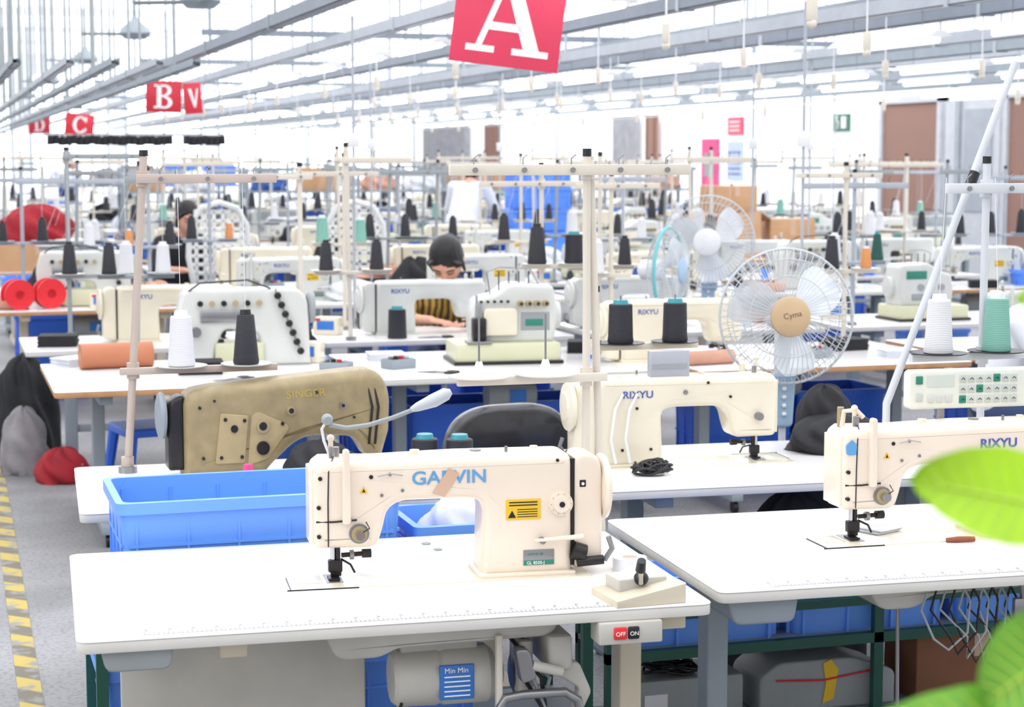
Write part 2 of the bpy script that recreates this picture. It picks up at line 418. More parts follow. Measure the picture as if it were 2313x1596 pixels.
def machine_parts(r, body=CREAM, logo=("GARVIN", LBLUE, .045), back_logo=None, hero=False, lx=.182):
    P = rpoly([(-.052, .088, .022), (-.056, .285, .035), (-.03, .303, .0), (.10, .300, .0), (.30, .305, 0), (.578, .303, .03), (.580, .0, .0),
               (.352, .0, .0), (.358, .165, .0), (.35, .198, .05), (.13, .198, .06), (.112, .12, .03), (.098, .086, .022)], 7)
    b = MB(); b.prism(P, -.065, .065, body, .026, 'y', 5)
    b.box(.345, .585, -.075, .075, 0, .012, body, .004)
    b.cyl((.2, 0, .300), (.2, 0, .312), .012, body, 14); b.cyl((.5, .02, .3), (.5, .02, .309), .01, CREAM2, 12)
    b.out("machine_body", r)
    b = MB(); b.box(-.11, .62, -.095, .095, -.001, .0025, CREAM2 if body != OFFW else OFFW, .001)
    b.box(-.12, .05, -.10, -.098, .0, .003, DARK); b.box(-.112, -.11, -.1, .03, 0, .003, DARK)
    b.box(-.02, .02, -.045, .045, .0025, .004, STEEL, .0005); b.box(-.10, -.03, -.04, .04, .0025, .0036, CREAM2, .0005)
    b.box(-.005, .005, -.012, .012, .004, .0045, DARK)
    b.out("bed_plate", r)
    b = MB(); b.prism(rpoly([(-.06, -.05, .02), (-.06, .05, .02), (-.048, .05, 0), (-.048, -.05, 0)], 4), .10, .28, body, .002, 'z', 2)
    b.out("face_plate", r)
    b = MB(); b.tube([(-.018, -.0655, .095), (-.018, -.0662, .2), (-.016, -.0655, .275), (-.006, -.05, .3), (.0, -.03, .306)], .0016, BLACK, 6)
    b.tube([(-.046, -.0600, .155), (-.005, -.067, .155), (.05, -.068, .158)], .0022, DARK, 6)
    for x, z in ((-.04, .12), (-.04, .19), (-.036, .26), (.085, .26)): b.cyl((x, -.055, z), (x, -.0675, z), .005, DARK, 10)
    b.out("head_fittings", r)
    b = MB()
    for k, (x, z) in enumerate(((.13, .265), (.16, .225), (.11, .215))): b.cyl((x, -.06, z), (x, -.0685, z), .004, STEEL, 8)
    b.tube([(.10, -.072, .262), (.13, -.075, .268), (.16, -.072, .262)], .0016, STEEL, 5); b.cyl((.35, .0, .3), (.35, 0, .308), .014, STEEL, 12); b.cyl((.42, -.03, .298), (.42, -.03, .318), .004, STEEL, 8)
    b.cyl((.54, -.062, .285), (.54, -.068, .285), .004, DARK, 8); b.out("thread_guides", r)
    b = MB(); b.cyl((0, 0, .0), (0, 0, .1), .0035, CHROME, 8); b.cyl((0, 0, .03), (0, 0, .1), .006, CHROME, 10); b.box(-.009, .009, -.008, .008, .03, .05, DARK, .002)
    b.out("needle_bar", r)
    b = MB(); b.cyl((.012, 0, .02), (.012, 0, .1), .006, DARK, 10); b.box(-.012, .022, -.012, .01, .02, .05, DARK, .003)
    b.box(-.014, .014, -.03, .012, .0045, .009, DARK, .001); b.box(-.006, .02, -.005, .008, .009, .03, DARK, .002)
    b.cyl((.02, -.002, .06), (.085, -.002, .062), .006, DARK, 10); b.cyl((.07, -.002, .062), (.092, -.002, .062), .011, DARK, 12)
    b.cyl((.04, -.002, .06), (.05, -.002, .06), .012, STEEL, 12); b.tube([(.02, 0, .05), (.04, -.02, .04), (.05, -.02, .02)], .003, DARK, 6)
    b.out("presser_foot", r)
    b = MB(); b.cyl((.055, -.06, .125), (.055, -.072, .125), .024, STEEL, 20); b.cyl((.055, -.072, .125), (.055, -.078, .125), .019, TAN2, 20)
    b.cyl((.055, -.078, .125), (.055, -.1, .125), .011, CHROME, 14); b.tube([(.055, -.08, .125), (.078, -.085, .14), (.07, -.08, .155)], .0015, DARK, 6)
    b.cyl((.03, -.06, .16), (.03, -.074, .16), .008, STEEL, 12)
    b.out("tension_dial", r)
    b = MB(); b.prism(rpoly([(.015, .15, .008), (.035, .15, .008), (.033, .33, .009), (.017, .33, .009)], 4), -.082, -.06, body, .004, 'y', 3)
    b.box(-.01, .0, -.03, -.02, .29, .33, STEEL, .002); b.cyl((-.005, -.02, .29), (-.005, -.02, .345), .006, body, 10); b.ball((-.005, -.02, .35), .009, body)
    b.cyl((.01, 0, .295), (.01, 0, .325), .008, STEEL, 10)
    b.out("take_up_guard", r)
    b = MB(); b.cyl((.548, -.055, .178), (.548, -.074, .178), .029, body, 28)
    b.cyl((.548, -.074, .178), (.548, -.082, .178), .020, body, 24); b.cyl((.548, -.082, .178), (.548, -.084, .178), .007, BLACK, 14)
    for k in range(10):
        a = k * PI / 5; b.box(.548 + .025 * math.cos(a) - .001, .548 + .025 * math.cos(a) + .001, -.0748, -.074, .178 + .025 * math.sin(a) - .001, .178 + .025 * math.sin(a) + .001, GREY)
    b.out("stitch_dial", r)
    b = MB(); b.tube([(.60, -.085, .098), (.56, -.085, .096), (.48, -.082, .092)], [.007, .006, .004], body, 10); b.cyl((.5, -.06, .09), (.5, -.085, .09), .008, STEEL, 10)
    b.out("reverse_lever", r)
    b = MB(); b.prism(rpoly([(.585, .01, .015), (.585, .30, .03), (.64, .297, .04), (.657, .26, .04), (.657, .02, .02)], 6), -.055, .05, body, .012, 'y', 4)
    b.box(.598, .614, -.0565, -.054, .215, .232, BLACK, .002); b.cyl((.606, -.057, .223), (.606, -.058, .223), .004, WHITE, 8)
    b.out("belt_cover", r)
    b = MB(); b.box(.5775, .5865, -.05, .045, .02, .285, BLACK); b.out("belt_gap", r, label="dark gap between body and belt cover")
    b = MB(); b.lathe([(.0, 0), (.055, .0), (.078, .004), (.083, .012), (.080, .02), (.05, .024), (.045, .03), (0, .032)], body, 32, (.655, 0, .205), 'x')
    b.out("handwheel", r)
    b = MB(); b.cyl((.585, -.03, .10), (.60, -.03, .02), .01, DARK, 10); b.cyl((.58, -.06, .06), (.61, -.06, .05), .022, DARK, 16); b.cyl((.59, -.065, .03), (.655, -.07, .035), .012, DARK, 12)
    b.tube([(.66, -.06, .03), (.68, -.06, .06), (.67, -.06, .09)], .007, STEEL, 8)
    b.out("bobbin_winder", r)
    if logo: text(logo[0], logo[2], logo[1], "logo_lettering", r, (lx, -.0662, .238), sx=1.12, off=.0006)
    if back_logo: text(back_logo[0], back_logo[2], back_logo[1], "logo_lettering", r, (.5, .0662, .235), (PI / 2, 0, PI), sx=1.1, off=.0005)
    b = MB(); b.box(.412, .498, -.0667, -.0645, .142, .192, YEL); b.prism([(.417, .147), (.437, .147), (.427, .165)], -.0672, -.0665, BLACK)
    for k in range(4): b.box(.44, .49, -.0671, -.0666, .148 + k * .006, .150 + k * .006, BLACK)
    for k in range(2): b.box(.42, .49, -.0671, -.0666, .176 + k * .007, .179 + k * .007, BLACK)
    b.out("warning_label", r)
    b = MB(); b.prism([(.058, .222), (.076, .222), (.067, .238)], -.0671, -.0645, YEL); b.prism([(.063, .224), (.071, .224), (.067, .233)], -.0675, -.067, BLACK)
    b.out("warning_triangle", r)
    b = MB(); b.box(.455, .532, -.0675, -.0645, .028, .066, STEEL, .001); b.box(.456, .531, -.068, -.067, .0285, .040, LGREEN)
    b.out("name_plate", r)
    if hero:
        text("GL 8500-J", .011, SIGNW, "model_lettering", r, (.463, -.0682, .0305)); text("GARVIN 88", .008, LGREEN, "model_lettering", r, (.465, -.068, .053))

def machine(loc, rz, label, **k):
    r = root("sewing_machine", label, "sewing machine", loc, rz, "industrial sewing machines"); machine_parts(r, **k); return r

def cone_t(m, tip, h=.17, rb=.042, rt=.02, name="thread_cone"):
    r = root(name, "cone of thread", "thread", (0, 0, 0), 0)
    b = MB(); b.lathe([(.0, 0), (rb * .96, 0), (rb, .006), (rb * .95, .02), (rt * 1.1, h * .93), (rt, h * .95), (0, h * .95)], m, 24); b.out("thread_winding", r)
    b = MB(); b.lathe([(0, -.001), (rb * .85, -.001), (rb * .85, .004), (rt * .4, .006), (rt * .4, h * .9), (rt * .8, h * .9), (rt * .66, h * 1.05), (rt * .3, h * 1.05), (0, h * 1.04)], tip, 16); b.out("cone_core", r)
    return tpl(r)
T_CONE = {'k': cone_t(CONEB, BLACK, .165, .042, .025), 'w': cone_t(CONEW, WPLAST, .165, .044, .030), 't': cone_t(CONET, WPLAST, .165, .044, .030), 'g': cone_t(CONEG, TEAL), 'o': cone_t(CONEO, WPLAST, .11, .03, .02),
          'K': cone_t(CONEB, TEAL, .13, .042, .034)}
CN = {'k': "black", 'w': "white", 't': "pale teal", 'g': "dark green", 'o': "orange", 'K': "black"}
def cone(k, loc, s=1.0, where="standing on a thread stand tray"):
    return clone(T_CONE[k], loc, random.random(), "cone of %s sewing thread %s" % (CN[k], where), "thread cones", scale=s)

def stand(loc, ph, arms, tray, spools, pole=POLE, rz=0, lean=0, label=None, group="thread stands", trayc=OFFW, pr=.012, twin=False, cs=1.0, th=None):
    r = root("thread_stand", label or "cream metal thread stand clamped to the sewing table", "thread stand", loc, rz, group)
    b = MB(); b.cyl((0, 0, 0), (lean, 0, ph), pr, pole, 12); b.cyl((0, 0, 0), (0, 0, .02), .03, STEEL, 16); b.cyl((0, 0, .02), (0, 0, .05), .02, pole, 12)
    if twin: b.cyl((.05, .01, 0), (.012, .01, ph), pr, pole, 12)
    b.cyl((lean, 0, ph), (lean, 0, ph + .02), pr * 1.15, BLACK, 10)
    b.out("pole", r)
    for z, x0, x1 in arms:
        lx = lean * z / ph
        b = MB(); b.box(x0 + lx, x1 + lx, -.03, -.012, z - .014, z + .014, pole, .002)
        b.cyl((lx, 0, z - .025), (lx, 0, z + .025), pr * 1.6, pole, 12)
        N = max(2, int((x1 - x0) / .12))
        for k in range(N):
            xx = x0 + lx + (x1 - x0) * (k + .5) / N; b.cyl((xx, -.029, z), (xx, -.036, z), .007, STEEL, 8)
            b.tube([(xx, -.02, z + .012), (xx, -.02, z + .03), (xx + .012, -.02, z + .04), (xx + .012, -.02, z + .03)], .002, STEEL, 5)
        b.out("thread_guide_arm", r)
    if tray:
        z, x0, x1 = tray
        b = MB(); b.box(x0, x1, -.03, -.01, z - .016, z + .006, pole, .002); b.cyl((lean * z / ph, 0, z - .03), (lean * z / ph, 0, z + .02), pr * 1.6, pole, 12)
        b.out("tray_arm", r)
        for x, c in spools:
            b = MB(); b.lathe([(0, z + .006), (.05, z + .006), (.08, z + .010), (.081, z + .013), (.05, z + .010), (0, z + .010)], trayc, 28, (x, -.05, 0))
            b.cyl((x, -.05, z + .01), (x, -.05, z + .17), .003, STEEL, 6)
            if c is None: b.lathe([(0, z + .01), (.02, z + .01), (.008, z + .05), (0, z + .05)], WPLAST, 14, (x, -.05, 0))
            b.out("spool_tray", r)
            if arms and c:
                b = MB(); xa = min(max(x, arms[0][1]), arms[0][2]); b.tube([(x, -.05, z + .17), (xa, -.02, arms[0][0] + .03)], .0009, WPLAST, 4); b.out("thread", r)
    R = Matrix.Rotation(rz, 3, 'Z')
    if tray:
        for x, c in spools:
            if c:
                p = R @ Vector((x, -.05, 0)); cone(c, (loc[0] + p.x, loc[1] + p.y, loc[2] + tray[0] + .012), cs)
    return r

def crate_mesh(w, d, h, m):
    t = .008; tp = .015
    def ring(ins, z, r=.03): return [(p[0], p[1], z) for p in rrect(-w / 2 + ins, w / 2 - ins, -d / 2 + ins, d / 2 - ins, r, 5)]
    seq = [(tp, 0), (.0, h - .03), (-.012, h - .03), (-.012, h), (t, h), (tp + t, t)]
    vs = []; fs = []
    for ins, z in seq: vs += ring(ins, z)
    N = len(vs) // len(seq)
    for i in range(len(seq) - 1):
        for k in range(N):
            j = (k + 1) % N; fs.append([i * N + k, i * N + j, (i + 1) * N + j, (i + 1) * N + k])
    fs.append(list(range(N))[::-1]); fs.append([(len(seq) - 1) * N + k for k in range(N)])
    b2 = MB(); b2.add(vs, fs, m)
    n = max(3, int(w / .13))
    for k in range(n + 1):
        x = -w / 2 + .04 + (w - .08) * k / n
        for s_ in (-1, 1): b2.box(x - .003, x + .003, s_ * (d / 2 - tp / 2) - .006, s_ * (d / 2 - tp / 2) + .006, .0, h - .03, m)
    n = max(2, int(d / .13))
    for k in range(n + 1):
        y = -d / 2 + .04 + (d - .08) * k / n
        for s_ in (-1, 1): b2.box(s_ * (w / 2 - tp / 2) - .006, s_ * (w / 2 - tp / 2) + .006, y - .003, y + .003, .0, h - .03, m)
    zz = h * .55
    for s_ in (-1, 1):
        b2.box(-w / 2 + .02, w / 2 - .02, s_ * (d / 2 - tp * .4) - .005, s_ * (d / 2 - tp * .4) + .005, zz, zz + .008, m)
        b2.box(s_ * (w / 2 - tp * .4) - .005, s_ * (w / 2 - tp * .4) + .005, -d / 2 + .02, d / 2 - .02, zz, zz + .008, m)
    return b2
def crate(loc, w, d, h, m=None, rz=0, label="blue plastic storage crate with ribbed sides", name="plastic_crate"):
    o = crate_mesh(w, d, h, m or BLUE).out(name, None, loc, (0, 0, rz)); return tag(o, label, "crate", "plastic crates")

def cloth(loc, r, m, label, name="fabric_pile", seed=0, rz=0, cat="fabric", amp=.22):
    rd = random.Random(seed); ph = [(rd.uniform(2, 8), rd.uniform(1, 7), rd.uniform(0, 6), rd.uniform(.3, 1)) for _ in range(9)]
    def fn(p):
        q = Vector((p.x / r[0], p.y / r[1], p.z / r[2])); n_ = 0
        a = math.atan2(q.y, q.x); edge = math.sqrt(max(0, 1 - min(1, abs(q.z)) ** 2))
        for i, (u, v, w_, s_) in enumerate(ph): n_ += s_ * math.sin(round(u) * a + v * q.z * 1.8 + w_) / 7
        n2 = .12 * math.sin(a * 11 + q.z * 9 + seed) * edge
        k = 1 + amp * n_ * 1.6 * (.35 + .65 * edge) + amp * n2
        z = p.z * k if p.z > -r[2] * .25 else -r[2] * .25
        return Vector((p.x * k, p.y * k, z + r[2] * .25))
    b = MB(); b.ball((0, 0, 0), r, m, 60, 28, fn)
    o = b.out(name, None, loc, (0, 0, rz), ang=80); return tag(o, label, cat)
def tangle(loc, R, h, m, label, seed=0, name="cable_tangle", n=70, rad=.0045):
    rd = random.Random(seed); pts = []
    for i in range(n):
        a = i * 1.1 + rd.uniform(-.5, .5); q = R * rd.uniform(.3, 1); pts.append((q * math.cos(a), q * .7 * math.sin(a), rad + h * abs(math.sin(i * 1.7)) * rd.random()))
    sm = []
    for i in range(1, n - 1):
        p0, p1, p2 = Vector(pts[i - 1]), Vector(pts[i]), Vector(pts[i + 1])
        for t in (0, .33, .66): A = (p0 + p1) / 2; B = (p1 + p2) / 2; sm.append(A * (1 - t) ** 2 + p1 * 2 * t * (1 - t) + B * t * t)
    b = MB(); b.tube(sm, rad, m, 6); return tag(b.out(name, None, loc, ang=80), label, "cable")

RZ = math.radians(-3)
# ------------------------------------------------------------------ front row
T1 = table(.25, 3.86, 1.40, .89, "white laminate sewing table with printed ruler edge", lx=(.33, 1.325), rz=RZ)
b = MB(); b.box(.10, .66, .33, .34, .38, .66, LGREY, .003); b.out("metal_side_panel", T1, label="light grey sheet metal panel under the tabletop")
b = MB(); b.prism(rpoly([(.05, .672, .0), (.20, .672, 0), (.195, .625, .02), (.06, .625, .02)], 4), .02, .30, GREY, .006, 'y', 3); b.out("drawer", T1, label="grey plastic drawer")
b = MB(); b.prism(rpoly([(.53, .672, 0), (1.08, .672, 0), (1.06, .615, .03), (.70, .61, .02), (.66, .59, .02), (.56, .59, .03)], 5), .12, .42, LGREY, .01, 'y', 3)
b.out("oil_pan", T1, label="grey metal oil pan")
b = MB(); b.lathe([(0, 0), (.055, 0), (.066, .012), (.068, .10), (.064, .11), (.068, .12), (.068, .22), (.056, .235), (.03, .24), (.03, .26), (0, .26)], LGREY, 28, (.70, .22, .515), 'x')
for k in range(5): b.tube([(.715, .22 + .069 * math.cos(a), .515 + .069 * math.sin(a)) for a in [(-2.4 + k * .3), (-2.3 + k * .3)]], .004, DARK, 6)
b.box(.80, .88, .148, .158, .475, .555, PLBLUE, .002)
for k in range(5): b.box(.81, .87, .1475, .149, .483 + k * .011, .486 + k * .011, SIGNW)
b.box(.72, .9, .2, .24, .56, .63, LGREY, .004)
b.lathe([(0, 0), (.04, 0), (.052, .006), (.046, .015), (.052, .024), (.04, .03), (0, .03)], STEEL, 24, (.985, .22, .51), 'x')
b.box(.92, .935, .10, .12, .42, .63, POLE, .003)
b.tube([(.925, .10, .34), (.925, .10, .46), (.94, .10, .485), (.98, .10, .49), (1.08, .10, .49), (1.11, .10, .47), (1.12, .10, .42), (1.09, .1, .385), (1.05, .1, .38)], .011, STEEL, 10)
b.prism(rpoly([(.96, .60, .01), (.99, .60, .01), (1.01, .53, .01), (.975, .52, .01)], 3), .08, .12, STEEL, .004)
b.cyl((1.0, .09, .56), (1.07, .09, .54), .012, LGREY, 10); b.box(1.04, 1.1, .1, .3, .54, .62, LGREY, .01); b.box(.985, 1.02, .15, .25, .47, .6, LGREY, .008)
b.prism(rpoly([(1.06, .56, .01), (1.12, .55, .01), (1.15, .48, .01), (1.12, .42, .01), (1.10, .43, .01), (1.12, .49, .01), (1.06, .53, .01)], 3), .12, .15, LGREY, .005)
for k in range(4): b.tube([(1.02 - .02 * k, .2, .62), (1.0, .16 - .02 * k, .56), (1.05 - .02 * k, .12, .52), (1.03 + .02 * k, .14, .42 - .02 * k)], .005, BLACK if k % 2 else GREY, 6)
b.out("clutch_motor", T1, label="beige clutch motor with blue rating plate and linkages")
text("Min Min", .017, SIGNW, "motor_lettering", T1, (.81, .1465, .538))
b = MB(); b.box(1.127, 1.275, -.012, .06, .622, .672, LGREY, .004); b.out("switch_box", T1, label="grey switch box")
for x0, x1, m, t_ in ((1.160, 1.190, REDP, "OFF"), (1.193, 1.219, BLACK, "ON")):
    b = MB(); b.box(x0, x1, -.018, -.008, .634, .662, m, .003); b.out("switch_button", T1, label="%s button" % ("red" if m == REDP else "black"))
    text(t_, .013, SIGNW, "switch_lettering", T1, (x0 + .003, -.0185, .643))

M1 = machine((.876, 4.27, .70), math.radians(-5), "cream enamel lockstitch sewing machine on the white table", hero=True, back_logo=None)
M1.scale = (.985, 1, .98)
b = MB(); b.prism([(.232, .215), (.262, .205), (.298, .262), (.272, .275)], -.068, -.0665, TAPE); b.out("paper_tape", M1, label="strip of beige masking tape")
LG = mat("lamp_grey", (190, 196, 202), .4)
b = MB(); b.tube([(-.005, -.02, .30), (-.022, -.03, .345), (-.028, -.04, .375), (-.018, -.04, .392)], .0035, WPLAST, 8)
b.ball((-.015, -.04, .398), .014, GREY); b.cyl((-.015, -.06, .398), (-.015, -.03, .398), .01, GREY, 12)
b.tube([(-.01, -.04, .385), (.03, -.045, .377), (.08, -.045, .382), (.14, -.045, .398), (.195, -.045, .418)], .0055, GREY, 10)
b.tube([(.185, -.045, .416), (.20, -.045, .422), (.24, -.045, .437), (.27, -.045, .452), (.282, -.045, .458)], [.006, .011, .017, .016, .007], LG, 14)
b.out("work_lamp", M1, label="small grey gooseneck work lamp")
def disc(loc, r, m, name, label, cat, h=.004):
    b = MB(); b.lathe([(0, 0), (r, 0), (r, h * .7), (r * .8, h), (0, h)], m, 20); return tag(b.out(name, None, loc), label, cat)
disc((1.19, 4.60, .70), .012, GREY2, "hole_cap", "small grey cap set in the white tabletop", "cap"); disc((1.20, 4.52, .70), .011, GREY2, "hole_cap", "small grey cap set in the white tabletop", "cap")
r = root("bobbin_tray", "beige plastic tray with black knob on table corner", "tray", (1.42, 3.80, .70), math.radians(3))
b = MB(); b.prism(rpoly([(0, 0, .0), (.17, 0, .0), (.17, .045, .0), (0, .016, .0)], 3), 0, .15, BEIGE, .003, 'y', 2); b.out("tray_base", r)
b = MB(); b.box(.03, .15, .06, .14, .02, .05, LGREY, .004); b.out("tray_block", r)
b = MB(); b.tube([(.08, .05, .04), (.075, .04, .07), (.07, .03, .09)], .006, CHROME, 10); b.ball((.085, .06, .05), .017, BLACK); b.cyl((.072, .035, .075), (.068, .02, .10), .012, BLACK, 12, .01); b.out("knob", r)
b = MB(); b.lathe([(.018, 0), (.042, 0), (.042, .03), (.018, .03), (.018, 0)], WPLAST, 28); b.lathe([(0, .001), (.017, .001), (.017, .029), (0, .029)], TAPE, 20)
tag(b.out("tape_roll", None, (1.59, 4.17, .70)), "roll of white tape lying on the tabletop", "tape roll")
cloth((1.57, 4.05, .70), (.05, .05, .025), WCLOTH, "crumpled clear plastic wrap beside the tape roll", "plastic_wrap", 3)

T2 = table(1.70, 3.875, 1.50, .90, "white laminate sewing table with ruler edge under panel machine", lx=(.14, 1.40), leg=GREY2, rz=RZ)
b = MB(); b.prism(rpoly([(.03, .672, 0), (.21, .672, 0), (.20, .61, .02), (.05, .61, .02)], 4), .03, .30, GREY2, .008, 'y', 3); b.out("drawer", T2, label="grey plastic drawer")
b = MB(); b.prism(rpoly([(.42, .672, 0), (.95, .672, 0), (.94, .64, .02), (.6, .63, .02), (.56, .60, .03), (.46, .60, .03)], 5), .12, .42, LGREY, .01, 'y', 3); b.out("oil_pan", T2, label="grey metal oil pan")
for k in range(10):
    x = .58 + k * .025; b = MB(); b.tube([(x, .1, .67), (x - .02, .1, .60), (x + .01 + .02 * (k % 3), .09, .53), (x + .05, .09, .50 - .012 * k), (x + .1, .09, .54), (x + .11, .1, .62), (x + .08, .1, .67)], .0032, DARK if k % 2 else GREY, 6)
    b.out("cable", T2)
b = MB(); b.cyl((.52, .15, .67), (.53, .15, .1), .005, STEEL, 8); b.out("lifter_rod", T2)
b = MB(); b.tube([(.80, .05, .67), (.81, .05, .60), (.84, .05, .56), (.82, .05, .5), (.78, .05, .44)], .008, STEEL, 8); b.box(.78, .84, .04, .06, .58, .63, STEEL, .004); b.tube([(.82, .05, .56), (.9, .05, .6)], .006, STEEL, 8); b.out("knee_lifter", T2)

M2 = machine((2.27, 4.33, .70), math.radians(-2), "cream sewing machine with blue badge beside a control panel", logo=("RIXYU", NBLUE, .034), lx=.335)
b = MB(); b.prism(rpoly([(-.045, .235, .006), (-.02, .235, .006), (-.018, .26, .004), (-.032, .275, .004), (-.047, .26, .004)], 3), -.068, -.060, LBLUE); b.out("badge", M2, label="small blue badge")
b = MB(); b.tube([(-.03, 0, .30), (-.025, 0, .34), (.0, -.02, .345), (.02, -.02, .325)], .007, CREAM, 8); b.cyl((-.03, .01, .3), (-.03, .01, .35), .009, TAN2, 10); b.out("oil_cap", M2)
cp = root("control_panel", "white control panel with green keys above the sewing machine", "control panel", (2.475, 4.42, 1.025), math.radians(-4))
b = MB(); b.prism(rrect(0, .44, 0, .105, .015, 5), -.02, .02, mat("panel_cream", (226, 229, 218), .4), .006, 'y', 3)
b.cyl((.1, 0, -.04), (.1, 0, .01), .012, STEEL, 10); b.cyl((.4, 0, -.04), (.4, 0, .01), .012, STEEL, 10); b.out("housing", cp)
b = MB(); b.box(.05, .13, -.0215, -.018, .06, .092, mat("lcd_screen", (206, 214, 206), .2)); b.out("display", cp)
KEYG = mat("key_grey", (196, 202, 196), .5)
for i in range(7):
    for j in range(3):
        x = .145 + i * .025; z = .014 + j * .028
        b = MB(); b.box(x, x + .020, -.0225, -.018, z, z + .021, KEYG if (i * 3 + j) % 7 else LGREEN, .001)
        b.tube([(x + .005, -.023, z + .008), (x + .010, -.023, z + .013), (x + .015, -.023, z + .008)], .0011, DARK, 4); b.out("key", cp)
for x, z, m in ((.052, .018, OFFW), (.078, .018, OFFW), (.104, .018, OFFW), (.018, .068, LGREEN), (.018, .022, KEYG)):
    b = MB(); b.box(x, x + .020, -.0235, -.018, z, z + .022, m, .002); b.out("key", cp)
b = MB(); b.tube([(0, 0, .006), (.03, 0, .008), (.075, .005, .008)], [.006, .008, .007], mat("wood_handle", (150, 80, 50), .5), 10)
tag(b.out("seam_ripper", None, (2.49, 4.22, .70), (0, 0, -.3)), "small tool with brown wooden handle on the tabletop", "tool")
b = MB()
for k in range(4): b.box(-.04 + k * .006, .05 + k * .006, -.05, .05, .0 + k * .002, .002 + k * .002, [GREY, WCLOTH, GREY, WCLOTH][k])
tag(b.out("fabric_swatch", None, (2.37, 4.40, .703), (0, 0, .4)), "stacked grey and white fabric swatches by the needle", "fabric")

stand((1.635, 4.62, .70), 1.0, [(.965, -.38, .28)], (.425, -.36, .05), [(-.31, None), (-.13, None)], twin=True, label="cream thread stand with empty spool trays behind the machine", pr=.0105)
stand((2.85, 4.66, .70), .98, [(.91, -.14, .40)], (.44, -.24, .36), [(-.17, 'w'), (.015, 't'), (.24, 't')], trayc=TRAYK, pole=RAILW, label="white thread stand with black trays on the table edge", cs=.95, pr=.011)
b = MB(); b.tube([(0, 0, -.30), (0, 0, 0), (.42, .05, .97)], .011, RAILW, 12); b.cyl((.27, .03, .62), (.285, .032, .655), .016, BLACK, 10)
tag(b.out("slanted_rod", None, (2.57, 4.70, 1.0)), "white slanted metal rod leaning over the thread stand", "rod")

def rack(x0, x1, y0, y1, zs, m=GREEN, label="dark green steel rack between the table rows", up=.15):
    r = root("steel_rack", label, "rack", (x0, y0, 0), 0); w = x1 - x0; d = y1 - y0
    n = max(2, int(round(w / .75)) + 1)
    for i in range(n):
        for yy in (0.012, d - .012):
            xx = .015 + (w - .03) * i / (n - 1); b = MB(); b.box(xx - .015, xx + .015, yy - .012, yy + .012, 0, max(zs) + up, m); b.out("post", r)
    for z in zs:
        b = MB(); b.box(0, w, 0, .025, z - .03, z, m); b.box(0, w, d - .025, d, z - .03, z, m)
        b.box(0, w, .025, d - .025, z - .012, z, GREY2); b.out("shelf", r)
    if up > .1:
        b = MB(); b.box(0, w, -.002, .02, max(zs) + .085, max(zs) + .11, m); b.out("rail", r)
    return r
rack(1.76, 4.3, 4.79, 5.06, [.08, .31])
for i, x in enumerate([2.06, 2.60, 3.14, 3.68]): crate((x, 4.935, .31), .51, .22, .20, BLUEL, 0, "blue plastic crate on the green steel rack")
b = MB(); b.box(0, .36, 0, .2, 0, .13, GREY, .01); b.box(.05, .12, -.003, .001, .05, .09, WPLAST); tag(b.out("metal_case", None, (1.84, 4.83, .08)), "grey metal case on the lower rack shelf", "case")
tangle((2.0, 4.90, .21), .13, .05, BLACK, "black cables coiled on a metal case", 41, n=40)
b = MB(); b.prism(rpoly([(0, 0, .01), (.44, 0, .01), (.44, .10, .02), (.30, .15, .02), (.06, .15, .02), (0, .11, .02)], 4), 0, .2, GREY, .008); b.prism([(.2, .02), (.235, .03), (.25, .12), (.225, .15), (.2, .14), (.21, .08)], -.004, .001, YEL); b.tube([(.05, -.006, .10), (.2, -.006, .09), (.38, -.006, .11)], .003, REDP, 6)
tag(b.out("metal_case", None, (2.25, 4.83, .08)), "grey metal case with a torn yellow strap on the rack", "case")
def carton(loc, w, d, h, m=CARD, rz=0, label="brown cardboard box", open_=False):
    b = MB(); b.box(-w / 2, w / 2, -d / 2, d / 2, 0, h, m, .003); b.box(-w / 2 - .001, w / 2 + .001, -.025, .025, h - .001, h + .001, TAPE)
    b.box(-.025, .025, -d / 2 - .001, -d / 2, h * .6, h, TAPE)
    if open_:
        b.T = Matrix.Translation((w / 2, 0, h)) @ Matrix.Rotation(.5, 4, 'Y'); b.box(0, w * .4, -d / 2, d / 2, -.002, .002, m)
        b.T = Matrix.Translation((-w / 2, 0, h)) @ Matrix.Rotation(-.5, 4, 'Y'); b.box(-w * .4, 0, -d / 2, d / 2, -.002, .002, m); b.T = Matrix()
    return tag(b.out("cardboard_box", None, loc, (0, 0, rz)), label, "box")
carton((2.98, 4.93, .08), .44, .2, .20, CARDD, 0, "dark brown cardboard box on the lower rack shelf"); carton((3.45, 4.93, .08), .44, .2, .18, CARDD, 0, "dark brown cardboard box on the lower rack shelf")
rack(.36, 1.72, 4.79, 5.17, [.13, .55], label="dark green steel rack holding the large blue crate", up=.0)
crate((.80, 4.985, .55), .74, .40, .265, BLUEL, 0, "large empty blue plastic crate behind the white table")
crate((1.39, 4.98, .55), .33, .32, .15, BLUEL, 0, "small blue plastic crate with clear bags beside the machine")
for i, x in enumerate((.62, 1.15)): crate((x, 4.98, .13), .48, .32, .24, BLUE, 0, "blue plastic crate on the lower rack shelf")
cloth((1.38, 4.98, .56), (.12, .12, .15), WCLOTH, "clear plastic bags stuffed in a small blue crate", "plastic_bags", 5)

